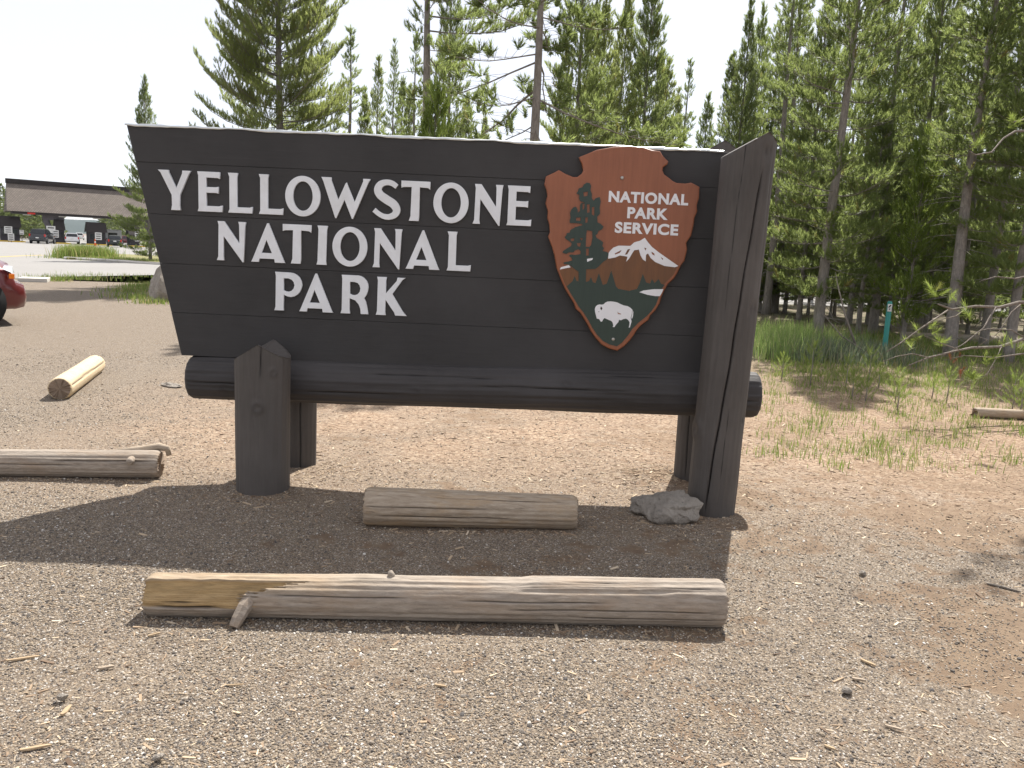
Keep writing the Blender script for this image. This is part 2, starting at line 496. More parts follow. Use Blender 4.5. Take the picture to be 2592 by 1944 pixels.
# ------------------------------------------------------------------ the sign
SY = 5.30                                    # front face of the board
sign = tag(empty('park_sign', (-0.55, SY, 0)), 'large dark brown wooden park entrance sign with white letters and arrowhead emblem', 'sign')
ztop, zbot = 2.225, 0.80
def edgeL(z): return -2.14 - 0.222 * (z - 0.80)        # slanted left edge of the board
xR = 1.30
joints = [zbot, 1.075, 1.385, 1.690, 2.005, ztop]
rng = random.Random(4)
for k in range(5):
    z0, z1 = joints[k] + 0.0007, joints[k + 1] - 0.0007
    yo = SY + (0.0006 if k % 2 else 0.0)
    nseg = 26; fr = []
    V = []; F = []
    for i in range(nseg + 1):
        f = i / nseg
        for (zz, dy) in ((z0, 0.0016), (z0 + 0.0014, 0), (z1 - 0.0014, 0), (z1, 0.0016)):
            xl = edgeL(zz); x = xl + (xR - xl) * f
            V.append((x, yo + dy + 0.0012 * math.sin(3.1 * x + k), zz + 0.0))
        for zz in (z1, z0):
            xl = edgeL(zz); x = xl + (xR - xl) * f
            V.append((x, SY + 0.10, zz))
    for i in range(nseg):
        for j in range(6):
            a, b = i * 6 + j, i * 6 + (j + 1) % 6
            F.append((a, b, b + 6, a + 6))
    F.append(tuple(range(5, -1, -1))); F.append(tuple(nseg * 6 + j for j in range(6)))
    hang(MB().add(V, F).build('plank', M['board']), sign)

hang(MB().add([(x, y, z) for y in (SY + 0.103, SY + 0.118) for x, z in ((edgeL(zbot) + 0.02, zbot + 0.01), (xR - 0.02, zbot + 0.01), (xR - 0.02, ztop - 0.02), (edgeL(ztop) + 0.02, ztop - 0.02))], [(0, 1, 2, 3), (7, 6, 5, 4), (0, 4, 5, 1), (1, 5, 6, 2), (2, 6, 7, 3), (3, 7, 4, 0)]).build('joint_light_stop', M['board']), sign)  # unseen board added to block light coming through the plank joints
# folded metal sheet along the top, its lower lip dented into shallow waves
V = []; F = []; n = 220
def lip(x):
    ph = (x + 2.44) / 0.262
    s = ph - math.floor(ph)
    return 0.020 + 0.017 * (math.sin(math.pi * s) ** 0.7) * (0.55 + 0.45 * math.sin(2.1 * math.floor(ph) + 1)) - 0.012 * math.exp(-((s - 0.5) / 0.5) ** 2)
for i in range(n + 1):
    x = -2.465 + (1.245 + 2.465) * i / n
    w = 0.003 * math.sin(x * 24) + 0.002 * math.sin(x * 61)
    zt = ztop + 0.006 + 0.5 * w
    pr = [(SY - 0.006 + w * 0.6, zt - lip(x) * 0.62), (SY - 0.010 + w, zt - 0.004), (SY - 0.002, zt + 0.003), (SY + 0.05, zt + 0.010), (SY + 0.104, zt + 0.002), (SY + 0.108, zt - 0.02)]
    V += [(x, y, z) for y, z in pr]
for i in range(n):
    for j in range(5):
        F.append((i * 6 + j, i * 6 + j + 1, (i + 1) * 6 + j + 1, (i + 1) * 6 + j))
fl = hang(MB().add(V, F).build('flashing', M['steel'], smooth=True), sign)
fl['label'] = 'dented pale metal flashing along the top edge'

# letters
GL = {
 'Y': [[(0,100),(27.5,100),(28,95),(47,56),(62,92),(63,100),(85,100),(80,93),(56,39),(55,12),(57,0),(32.5,0),(35,12),(34.5,38),(7,93)]],
 'E': [[(0,100),(58,100),(58,83),(52,85),(23,85.5),(23,62),(48,62),(54,63.5),(54,46),(48,47.5),(23,47.5),(23,14.5),(55,14.5),(64,17),(63.5,0),(0,0),(2.5,8),(2.5,90)]],
 'L': [[(0,100),(25.5,100),(23.5,90),(23.5,14.5),(55,14.5),(63,17),(62,0),(0,0),(3.5,9),(3.5,90)]],
 'W': [[(0,100),(26,100),(26,93),(44,45),(62,86),(65,89),(67,84),(86,41),(107,93),(107,100),(126,100),(121,92),(82.5,-2),(79.5,-2),(60,45),(39.5,-2),(36.5,-2),(5,90)]],
 'T': [[(0,100),(74,100),(74,80),(68,84),(47.5,85),(47.5,12),(46.5,0),(21,0),(25,12),(26.5,85),(6,84),(0,82)]],
 'N': [[(3,100),(20,100),(59,45),(58.5,92),(56.5,100),(76,100),(74,90),(70,-3),(67,-3),(18.5,62),(17.5,10),(19.5,0),(0,0),(4,10),(5.5,90)]],
 'A': [[(0,0),(20,0),(22,9),(60,9),(61.5,0),(88.5,0),(84.5,7),(47,97),(45.5,100),(42,100),(40.5,97),(4,8)],[(27,24),(40,57),(54,24)]],
 'I': [[(2,100),(28.5,100),(26.5,90),(24.5,10),(26.5,0),(0,0),(2.5,10),(4.5,90)]],
 'P': [[(2,100),(42,99.5),(51,98),(59,94),(66,87.5),(70.5,79),(72.5,69),(71,60),(66.5,50),(60,43),(52,38),(44,36),(35,37),(25,41),(24,10),(25,0),(0,0),(3,10),(4,90)],[(24.5,84),(24.5,53),(30,50.5),(37,49.5),(45,52.5),(50.5,59),(52.5,67),(50.5,75),(45,81),(37,84)]],
 'R': [[(2,100),(45,100),(53,98.5),(60,94.5),(67,87.5),(71,79),(72,70),(70.5,60),(67,50),(61.5,42),(66,33),(69,22),(71.5,8),(73,0),(53,0),(51.5,14),(47,25),(38,35),(30,37.5),(23.5,40),(23.5,10),(25.5,0),(0,0),(3,10),(3.5,90)],[(24,82.5),(24,52),(30,49),(36,48.5),(44,51),(49.5,58),(51,66),(49,74),(44,80),(36,82.5)]],
 'K': [[(2,99),(27,99),(25.5,90),(25.5,57),(53,90),(55,99),(76,99),(68,93),(42.5,56),(70,12),(81.5,0),(51,0),(48,8),(25,40),(24.5,10),(26.5,0),(0,0),(3,10),(4,90)]],
}
GL['O'] = [[(45.2 + 45.2 * math.cos(t) , 49.5 + 51 * math.sin(t)) for t in np.linspace(0, 2 * math.pi, 56, endpoint=False)],
           [(45.5 + 25 * math.cos(-t), 49.8 + 36.8 * math.sin(-t)) for t in np.linspace(0, 2 * math.pi, 48, endpoint=False)]]
def catmull(P, m=7):
    P = [np.array(p, float) for p in P]; P = [2 * P[0] - P[1]] + P + [2 * P[-1] - P[-2]]; out = []
    for i in range(1, len(P) - 2):
        for j in range(m):
            t = j / m
            out.append(0.5 * ((2 * P[i]) + (-P[i-1] + P[i+1]) * t + (2*P[i-1] - 5*P[i] + 4*P[i+1] - P[i+2]) * t**2 + (-P[i-1] + 3*P[i] - 3*P[i+1] + P[i+2]) * t**3))
    out.append(P[-2]); return out
sc_ = catmull([(64,84,13),(51,92,14),(36,93.5,14.5),(22,88,17),(15.5,75.5,19.5),(21,62.5,21),(37.5,51,22),(56,40,21.5),(64.5,26,19.5),(60,14,17),(46.5,7.5,14.5),(32.5,8,13.5),(19,14,12.5),(6.5,23.5,12.5)])
lft, rgt = [], []
for i, p in enumerate(sc_):
    t = sc_[min(i + 1, len(sc_) - 1)][:2] - sc_[max(i - 1, 0)][:2]; t = t / np.linalg.norm(t); nn = np.array([-t[1], t[0]])
    lft.append(tuple(p[:2] + nn * p[2] / 2)); rgt.append(tuple(p[:2] - nn * p[2] / 2))
GL['S'] = [lft + rgt[::-1]]
ROWS = [[('Y',403.7,532.3),('E',502.6,536),('L',579.5,539),('L',657,541.5),('O',723.3,544.5),('W',813.8,548.5),('S',940.7,555.4),('T',1018.7-4,557.7),('O',1096,561),('N',1196,564.5),('E',1281.5,568.5)],
        [('N',550.8,658.6),('A',637.4,662.5),('T',717.1,666.7),('I',802.4,669),('O',842.1,671.6),('N',943.4,675.5),('A',1027,679.2),('L',1130.4,684.3)],
        [('P',696,785),('A',758.7,787.6),('R',863,791.9),('K',951.9,796.2)]]
LS = at(800, 600, SY).z - at(800, 700, SY).z       # world size of 100 pixels on the board
for row in ROWS:
    zb = sum(at(px, py, SY).z for c, px, py in row) / len(row)
    for c, px, py in row:
        x0 = at(px, py, SY).x
        s = LS / 100 * 0.985
        loops = [[(x0 + gx * s, zb + gy * s) for gx, gy in lp] for lp in GL[c]]
        hang(flat_shape('letter', loops, SY + 0.004, 0.020, M['letter'], None, 0.0016, 1), sign)

# emblem
EY = SY - 0.002
ZE = (3.017, 1340, 350)
arrow = [(375,150),(510,95),(640,72),(760,66),(860,75),(930,98),(990,105),(1010,140),(1052,182),(1045,205),(1012,228),(1008,250),(1020,280),(1050,302),(1085,330),(1115,345),(1180,350),(1225,342),(1288,375),(1285,460),(1268,515),(1272,560),(1250,610),(1245,660),(1225,745),(1188,800),(1195,850),(1175,935),(1145,975),(1120,1030),(1090,1075),(1050,1110),(1020,1165),(1000,1210),(985,1260),(955,1310),(915,1350),(900,1385),(845,1425),(810,1465),(790,1500),(760,1540),(715,1585),(665,1618),(600,1600),(545,1570),(500,1520),(465,1470),(440,1420),(410,1370),(385,1330),(350,1300),(335,1255),(300,1200),(270,1150),(250,1105),(230,1055),(205,990),(190,900),(170,830),(140,750),(155,720),(150,660),(135,610),(140,560),(122,500),(135,440),(128,395),(112,355),(125,295),(190,265),(222,247),(270,275),(330,300),(362,300),(395,275),(408,250),(395,195)]
emb = hang(flat_shape('emblem', [px_loop(arrow, *ZE, SY)], EY, 0.045, M['em_brown'], None, 0.008, 3), sign)
emb['label'] = 'red brown carved arrowhead emblem with bison, tree and mountain'
EF = EY - 0.045
def em(name, loops, lift, mat, z=ZE, th=0.004):
    o = flat_shape(name, [px_loop(l, *z, SY - 0.045) for l in loops], EF + 0.001 - lift, th, mat)
    o.parent = emb; return o
hill = [(232,1012),(310,988),(400,962),(500,950),(590,922),(650,905),(700,880),(770,840),(880,800),(905,880),(960,945),(1030,975),(1125,985),(1100,1040),(1065,1075),(1030,1110),(1010,1150),(700,1210),(285,1140),(262,1090)]
em('foothill', [hill], 0.0, M['em_hill'])
green = [(285,1130),(330,1090),(345,1050),(360,1090),(420,1100),(455,1090),(470,1060),(485,1100),(505,1105),(530,1030),(560,1120),(590,1110),(625,1010),(660,1130),(680,1150),(760,1165),(820,1150),(840,1110),(865,1035),(890,1100),(920,1110),(935,1075),(955,1105),(985,1075),(1005,1110),(1030,1120),(1010,1150),(985,1215),(965,1270),(930,1320),(890,1362),(835,1405),(785,1455),(750,1508),(705,1560),(668,1588),(610,1574),(558,1545),(515,1498),(480,1445),(450,1390),(412,1330),(376,1285),(350,1240),(315,1185)]
em('meadow', [green], 0.0014, M['em_green'])
snow = [(600,920),(602,880),(615,860),(640,835),(680,820),(770,822),(800,795),(845,782),(880,760),(905,795),(935,830),(985,870),(1035,905),(1085,940),(1135,975),(1110,985),(1030,975),(960,945),(925,915),(905,880),(889,890),(887,940),(865,925),(848,895),(835,850),(800,855),(780,885),(760,920),(738,942),(748,905),(725,900),(690,895),(655,910)]
em('snow_mountain', [snow, [(650,880),(655,888),(690,875),(705,852)], [(728,888),(745,888),(770,845),(750,848)], [(875,835),(885,858),(893,840)], [(930,865),(935,885),(956,897),(953,880)], [(1000,905),(1015,930),(1021,920)]], 0.0028, M['em_white'])
em('snow_patch', [[(232,1002),(240,985),(300,968),(315,985)]], 0.0028, M['em_white'])
em('lake', [[(838,1175),(870,1162),(950,1152),(1022,1152),(1012,1175),(995,1205),(960,1205),(900,1195)]], 0.0028, M['em_white'])
ZT = (5.53, 1420, 440)
tree_o = [(245,1540),(245,1370),(200,1340),(150,1300),(110,1270),(40,1260),(35,1240),(110,1225),(160,1210),(150,1175),(110,1150),(130,1130),(200,1135),(270,1125),(275,1080),(240,1055),(190,1075),(170,1100),(110,1100),(70,1120),(20,1105),(30,1080),(90,1040),(140,1010),(150,975),(110,940),(70,915),(50,885),(75,860),(80,830),(120,825),(130,790),(200,745),(250,735),(300,720),(290,700),(180,690),(125,690),(120,650),(135,610),(125,550),(145,500),(175,470),(210,460),(230,500),(235,545),(265,520),(265,440),(280,415),(335,400),(270,385),(250,340),(260,300),(215,275),(240,240),(250,205),(300,190),(320,150),(360,125),(400,130),(420,170),(410,230),(430,280),(430,340),(455,380),(480,345),(540,325),(555,390),(540,470),(545,560),(505,600),(510,680),(550,700),(595,740),(570,780),(520,800),(510,840),(480,860),(500,900),(560,935),(590,960),(575,1010),(600,1040),(580,1080),(640,1095),(665,1110),(660,1150),(640,1200),(590,1230),(520,1300),(480,1330),(350,1335),(345,1540)]
holes = [[(300,420),(300,505),(325,490),(330,415)],[(360,430),(365,550),(400,540),(400,425)],[(430,470),(430,570),(465,590),(465,460)],[(210,615),(210,655),(270,660),(275,610)],[(340,610),(340,690),(370,680),(375,610)],[(360,790),(350,860),(345,1020),(390,1025),(420,1000),(440,900),(435,800)],[(350,1045),(350,1145),(385,1145),(390,1045)],[(130,910),(140,945),(180,940),(185,900)],[(260,900),(290,935),(310,900)],[(220,970),(235,1015),(265,1020),(280,965)],[(310,260),(320,320),(370,310),(375,250)]]
em('pine_silhouette', [tree_o] + holes, 0.0042, M['em_green'], ZT)
em('snow_patch', [[(362,1190),(365,1232),(435,1205),(447,1178)]], 0.0056, M['em_white'], ZT)
ZB = (9.217, 1480, 720)
bison = [(240,640),(235,570),(250,520),(290,480),(340,465),(400,470),(440,460),(480,420),(530,398),(600,392),(680,402),(750,415),(830,455),(900,485),(1000,505),(1060,540),(1105,585),(1130,640),(1125,720),(1110,780),(1090,800),(1085,760),(1105,700),(1110,620),(1100,600),(1098,680),(1080,740),(1070,780),(1090,860),(1070,930),(1050,1000),(1025,1005),(1040,940),(1045,880),(1010,825),(960,795),(900,805),(840,835),(800,820),(780,880),(740,920),(710,960),(695,992),(650,990),(665,960),(650,890),(620,850),(570,830),(500,800),(460,780),(430,810),(405,860),(375,868),(355,840),(335,805),(280,795),(268,750)]
em('bison', [bison], 0.0028, M['em_white'], ZB)
em('bison_eye', [[(375,510),(360,565),(390,600),(412,550)]], 0.0042, M['em_mark'], ZB)
em('bison_eye', [[(310,630),(325,645),(342,628)]], 0.0042, M['em_mark'], ZB)
em('paint_chip', [[(760,630),(772,685),(842,697),(842,682),(785,662)]], 0.0042, M['em_brown'], ZB)
def em_text(body, xl, xr, yb, cap):
    cu = bpy.data.curves.new('lettering', 'FONT'); cu.body = body; cu.size = 1.0; cu.offset = 0.042; cu.extrude = 0.004
    cu.space_character = 1.10
    o = _curve_obj(cu, 'lettering', 0, 0, M['em_white'], None)
    me = o.data; n = len(me.vertices); co = np.empty(n * 3, np.float32); me.vertices.foreach_get('co', co); co = co.reshape(-1, 3)
    a = at(ZE[1] + xl / ZE[0], ZE[2] + yb[0] / ZE[0], SY - 0.045); b = at(ZE[1] + xr / ZE[0], ZE[2] + yb[1] / ZE[0], SY - 0.045)
    h = cap / ZE[0] / 100 * LS
    x0, x1 = co[:, 0].min(), co[:, 0].max(); z0, z1 = co[:, 2].min(), co[:, 2].max()
    co[:, 0] = a.x + (co[:, 0] - x0) / (x1 - x0) * (b.x - a.x)
    co[:, 2] = (a.z + b.z) / 2 + (co[:, 2] - z0) / (z1 - z0) * h
    co[:, 1] = EF - 0.001 + co[:, 1] * 0.5
    me.vertices.foreach_set('co', co.reshape(-1)); me.update()
    o.parent = emb
em_text('NATIONAL', 603, 1210, (487, 515), 84)
em_text('PARK', 745, 1055, (610, 625), 84)
em_text('SERVICE', 650, 1133, (722, 745), 84)
for (x, y) in ((708, 303), (640, 1535)):
    p = at(ZE[1] + x / ZE[0], ZE[2] + y / ZE[0], SY - 0.05)
    s_ = MB().lathe([(0.011, 0.012), (0.011, 0.0), (0.008, -0.003), (0.003, -0.003)], 12, (p.x, EF - 0.006, p.z), 'y').build('screw', M['screw'], None, True)
    s_.parent = emb

# bottom rail: one heavy round log
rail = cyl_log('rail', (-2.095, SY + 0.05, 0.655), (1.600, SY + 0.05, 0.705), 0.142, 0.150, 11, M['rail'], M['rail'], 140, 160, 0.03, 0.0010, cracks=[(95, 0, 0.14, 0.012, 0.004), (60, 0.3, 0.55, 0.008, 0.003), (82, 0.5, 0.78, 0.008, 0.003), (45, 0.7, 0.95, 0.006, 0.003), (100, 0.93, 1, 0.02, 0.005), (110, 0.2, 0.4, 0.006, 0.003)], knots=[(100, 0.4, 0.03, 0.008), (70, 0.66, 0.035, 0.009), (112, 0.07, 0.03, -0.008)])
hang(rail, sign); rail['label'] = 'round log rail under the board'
# posts: tops cut to a ridge running front to back
def gable(xc, zr, slope):
    def f(V):
        lim = zr - slope * np.abs(V[:, 0] - xc)
        V = V.copy(); V[:, 2] = np.minimum(V[:, 2], lim); return V
    return f
def post(x, y, r, zr, seed, slope=0.60, peak=0.0, cracks=(), knots=(), base=-0.25, lean=0.0):
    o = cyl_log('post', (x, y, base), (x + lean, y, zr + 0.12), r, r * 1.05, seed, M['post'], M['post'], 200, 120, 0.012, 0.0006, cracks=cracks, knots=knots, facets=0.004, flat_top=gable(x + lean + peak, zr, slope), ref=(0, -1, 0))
    return hang(o, sign)
# angles on a post: 0 faces the camera, positive turns to the right of the picture
post(-1.530, 5.02, 0.158, 0.945, 21, 0.62, 0.02, cracks=[(12, 0.74, 0.93, 0.012, 0.003)], knots=[(6, 0.62, 0.04, 0.010), (38, 0.78, 0.03, 0.008)])
post(1.283, 5.06, 0.147, 2.30, 22, 0.60, 0.070, cracks=[(lambda U: -34 + 62 * U, 0.10, 0.88, 0.030, 0.0042), (lambda U: -44 + 24 * U, 0.55, 0.98, 0.003, 0.002), (lambda U: 2 + 4 * U, 0.1, 0.36, 0.002, 0.002)],
     knots=[(34, 0.915, 0.034, -0.013), (40, 0.575, 0.030, -0.012), (58, 0.32, 0.028, -0.012), (-80, 0.29, 0.07, 0.02)], lean=0.055)
post(-1.475, 5.66, 0.120, 0.95, 23, 0.6, 0.0, cracks=[(20, 0.1, 0.9, 0.008, 0.004)])
post(1.325, 5.70, 0.150, 2.33, 24, 0.6, -0.02, cracks=[(-40, 0.1, 0.5, 0.01, 0.004)])

# ------------------------------------------------------------------ logs on the ground
def broken(R, U, T, fr):
    # left end split open: the upper front of the log is torn away and shows pale wood
    d = np.degrees(T)
    d = np.where(d > 180, d - 360, d)          # 0 up, positive towards the camera
    saw = 0.030 * np.abs(((d * 0.115) % 1.0) - 0.5) * 2 + 0.018 * np.abs(((d * 0.31 + 0.3) % 1.0) - 0.5) * 2
    edge = 0.150 + saw + 0.10 * np.clip((62 - d) / 40, 0, 1)
    band = np.clip((d - 24) / 3, 0, 1) * np.clip((106 - d) / 2.5, 0, 1)
    m = band * np.clip((edge - U) / 0.006, 0, 1)
    R = R * (1 - 0.24 * m * np.clip((106 - d) / 50, 0.25, 1)) + 0.0022 * m * np.sin(T * 60 + U * 9) + 0.003 * m * np.sin(U * 70 + T * 9)
    lift = np.exp(-((d - 20) / 9) ** 2) * np.clip((0.17 - U) / 0.02, 0, 1)
    R = R + 0.006 * lift * (0.6 + 0.4 * np.sin(U * 120))
    R = R + 0.007 * np.exp(-((d + 5) / 40) ** 2) * (np.clip((U - 0.64) / 0.02, 0, 1) - 0.5) * np.exp(-((U - 0.64) / 0.18) ** 2)
    R = R + 0.007 * np.exp(-((U - 0.37) / 0.05) ** 2) * np.exp(-((d - 0) / 50) ** 2)
    scar = np.clip((np.sin(U * 9 + 1.2 * np.sin(d * 0.05)) + 0.2 * np.sin(d * 0.4 + U * 40) - 0.2) * 3, 0, 1) * np.exp(-((d - 45) / 14) ** 2) * (U > 0.45)
    R = R - 0.004 * scar
    top = np.clip((d + 40) / 20, 0, 1) * np.clip((66 - d) / 20, 0, 1) * np.clip((0.42 - U) / 0.2, 0, 1) * 0.35
    fr = np.clip(m * 0.95 + top, 0, 1)
    return R, fr
g0, g1 = gnd(365, 1552), gnd(1815, 1588)
fl_ = tag(empty('log', ((g0.x + g1.x) / 2, 3.40, 0)), 'long weathered grey log with split left end, nearest the camera', 'log')
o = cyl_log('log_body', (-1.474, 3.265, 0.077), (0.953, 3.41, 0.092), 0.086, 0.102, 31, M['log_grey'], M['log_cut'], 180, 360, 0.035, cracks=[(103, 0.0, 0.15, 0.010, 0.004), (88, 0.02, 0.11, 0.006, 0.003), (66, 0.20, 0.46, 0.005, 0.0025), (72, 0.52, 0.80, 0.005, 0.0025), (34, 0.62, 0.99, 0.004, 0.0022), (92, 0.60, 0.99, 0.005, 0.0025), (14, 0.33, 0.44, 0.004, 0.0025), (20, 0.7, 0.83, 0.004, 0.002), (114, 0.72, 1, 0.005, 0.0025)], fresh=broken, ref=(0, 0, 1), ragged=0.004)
hang(o, fl_)
st = MB(); p = Vector((-1.055, 3.205, 0.066))
st.tube([p + Vector((0.02, 0.04, 0.03)), p + Vector((0, -0.01, 0.0)), p + Vector((-0.015, -0.045, -0.035)), p + Vector((-0.022, -0.065, -0.058))], [0.036, 0.030, 0.026, 0.021], 7)
hang(st.build('branch_stub', M['log_grey']), fl_)
st = MB().tube([(-0.47, 3.33, 0.165), (-0.475, 3.33, 0.188), (-0.478, 3.332, 0.20)], [0.017, 0.014, 0.008], 10)
hang(st.build('branch_stub', M['log_grey'], smooth=True), fl_)
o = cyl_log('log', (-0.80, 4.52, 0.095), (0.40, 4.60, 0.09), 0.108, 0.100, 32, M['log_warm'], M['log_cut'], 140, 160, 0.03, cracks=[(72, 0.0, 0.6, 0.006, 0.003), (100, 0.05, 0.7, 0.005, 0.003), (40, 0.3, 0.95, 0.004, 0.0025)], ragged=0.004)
tag(o, 'short damp brown log lying between the sign posts', 'log')
ll = tag(empty('log', (-3.0, 5.2, 0)), 'grey weathered log with knot, running out of frame at left', 'log')
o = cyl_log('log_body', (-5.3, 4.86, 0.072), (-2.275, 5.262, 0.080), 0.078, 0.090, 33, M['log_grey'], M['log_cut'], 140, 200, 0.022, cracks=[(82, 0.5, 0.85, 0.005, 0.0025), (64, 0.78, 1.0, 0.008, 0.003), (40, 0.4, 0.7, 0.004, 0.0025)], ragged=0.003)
hang(o, ll)
st = MB().tube([(-2.43, 5.22, 0.115), (-2.425, 5.16, 0.122), (-2.42, 5.135, 0.12), (-2.418, 5.125, 0.118)], [0.034, 0.026, 0.022, 0.017], 14)
hang(st.build('knot', M['log_grey'], smooth=True), ll)
st = MB().tube([(-2.62, 5.26, 0.135), (-2.42, 5.30, 0.160), (-2.30, 5.31, 0.185), (-2.245, 5.305, 0.175), (-2.235, 5.30, 0.13)], [0.022, 0.026, 0.026, 0.022, 0.016], 12)
hang(st.build('torn_bark', M['log_warm'], smooth=True), ll)
a, b = gnd(150, 1012), gnd(238, 940)
ax = (Vector((b.x, b.y, 0)) - Vector((a.x, a.y, 0))).normalized()
sd = Vector((ax.y, -ax.x, 0))
pa = Vector((a.x, a.y, 0.098)) + ax * 0.03; pb = Vector((b.x, b.y, 0.085)) + sd * 0.02
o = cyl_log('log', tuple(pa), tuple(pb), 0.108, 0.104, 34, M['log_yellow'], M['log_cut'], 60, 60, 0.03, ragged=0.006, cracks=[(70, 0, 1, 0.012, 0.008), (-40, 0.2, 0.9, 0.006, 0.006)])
tag(o, 'short pale yellow barkless log lying aslant on the gravel', 'log')

# ------------------------------------------------------------------ rocks
def rock(name, loc, dims, seed, label, rz=0.0, rough=0.16, sub=4, flat=0.0):
    bm = bmesh.new(); bmesh.ops.create_icosphere(bm, subdivisions=sub, radius=1.0)
    rn = np.random.default_rng(seed)
    K = [(rn.normal(size=3) * s, rn.uniform(0, 6.28), s) for s in (1.0, 1.5, 2.2, 3.3, 5, 7, 10, 14) for _ in range(2)]
    planes = [rn.normal(size=3) for _ in range(11)]
    planes = [p / np.linalg.norm(p) for p in planes]; lim = [rn.uniform(0.62, 0.9) for _ in planes]
    for v in bm.verts:
        c = np.array(v.co)
        for p, l in zip(planes, lim):
            d = c.dot(p)
            if d > l: c -= p * (d - l) * 0.92
        c = c * (1 + sum(rough / (s + 0.6) * math.sin(float(k.dot(c)) * 1.7 + ph) for k, ph, s in K) * 0.6)
        v.co = Vector((c[0] * dims[0], c[1] * dims[1], c[2] * dims[2]))
    me = bpy.data.meshes.new(name); bm.to_mesh(me); bm.free(); me.materials.append(M['rock'])
    for p in me.polygons: p.use_smooth = False
    o = new_obj(name, me, None, loc); o.rotation_euler = (0, 0, rz)
    return tag(o, label, 'rock')
p = gnd(1700, 1315)
rock('rock', (p.x + 0.0, p.y + 0.06, 0.055), (0.235, 0.17, 0.12), 3, 'grey pitted rock leaning against the tall sign post', -0.35, 0.24, 5)
p = gnd(398, 765)
rock('boulder', (p.x, p.y + 0.5, 0.32), (0.42, 0.42, 0.60), 12, 'grey boulder in grass beside the left end of the sign', 0.3)
p = gnd(430, 980)
rock('flat_stone', (p.x, p.y, 0.02), (0.16, 0.07, 0.03), 14, 'small pale flat stone left of the log rail', -0.4, sub=3)
# ------------------------------------------------------------------ pines
def m_bark(name, a, b):
    t = NT(name); v = t.coord(scale=(9, 9, 2.2))
    f = t.noise(v, 2.2, 7, 0.7, 0.5); g = t.noise(t.coord(), 24, 4, 0.7)
    c = t.mix(t.ramp(f, [(0.32, 0.0), (0.68, 1.0)]), a, b)
    c = t.mix(t.math('MULTIPLY', g, 0.5), c, tuple(x * 0.45 for x in a))
    t.bump(t.math('ADD', f, g), 0.7, 0.02)
    return t.done(c, 0.9, 0, 0.15)
M['bark'] = m_bark('pine_bark', (0.19, 0.17, 0.155), (0.40, 0.365, 0.33))
M['twig'] = m_bark('dead_twig', (0.17, 0.145, 0.12), (0.34, 0.30, 0.26))
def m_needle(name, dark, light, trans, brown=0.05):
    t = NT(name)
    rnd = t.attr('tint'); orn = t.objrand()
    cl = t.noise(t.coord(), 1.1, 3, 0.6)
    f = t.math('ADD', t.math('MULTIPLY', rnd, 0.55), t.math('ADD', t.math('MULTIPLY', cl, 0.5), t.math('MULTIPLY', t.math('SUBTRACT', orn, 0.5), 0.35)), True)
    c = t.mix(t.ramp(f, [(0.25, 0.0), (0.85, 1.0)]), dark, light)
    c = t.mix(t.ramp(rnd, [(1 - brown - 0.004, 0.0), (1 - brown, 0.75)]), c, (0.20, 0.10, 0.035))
    t.l.new(c, t.p.inputs['Base Color'])
    t.p.inputs['Roughness'].default_value = 0.5; t.p.inputs['Specular IOR Level'].default_value = 0.35
    tr = t.n.new('ShaderNodeBsdfTranslucent')
    t.l.new(t.mix(0.5, c, trans), tr.inputs['Color'])
    ms = t.n.new('ShaderNodeMixShader'); ms.inputs[0].default_value = 0.60
    t.l.new(t.p.outputs[0], ms.inputs[1]); t.l.new(tr.outputs[0], ms.inputs[2]); t.l.new(ms.outputs[0], t.out.inputs[0])
    return t.m
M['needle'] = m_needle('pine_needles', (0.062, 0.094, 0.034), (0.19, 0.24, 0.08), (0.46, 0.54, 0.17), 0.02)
M['needle_bright'] = m_needle('needles_painted_backlit', (0.085, 0.118, 0.04), (0.24, 0.285, 0.095), (0.56, 0.62, 0.20), 0.02)  # lighter copy of the pine needles, with backlight put into its colour
M['needle_young'] = m_needle('young_needles', (0.09, 0.14, 0.035), (0.20, 0.27, 0.07), (0.40, 0.48, 0.10), 0.0)
M['needle_red'] = m_needle('dead_needles', (0.13, 0.035, 0.018), (0.22, 0.06, 0.025), (0.22, 0.07, 0.03), 0.0)

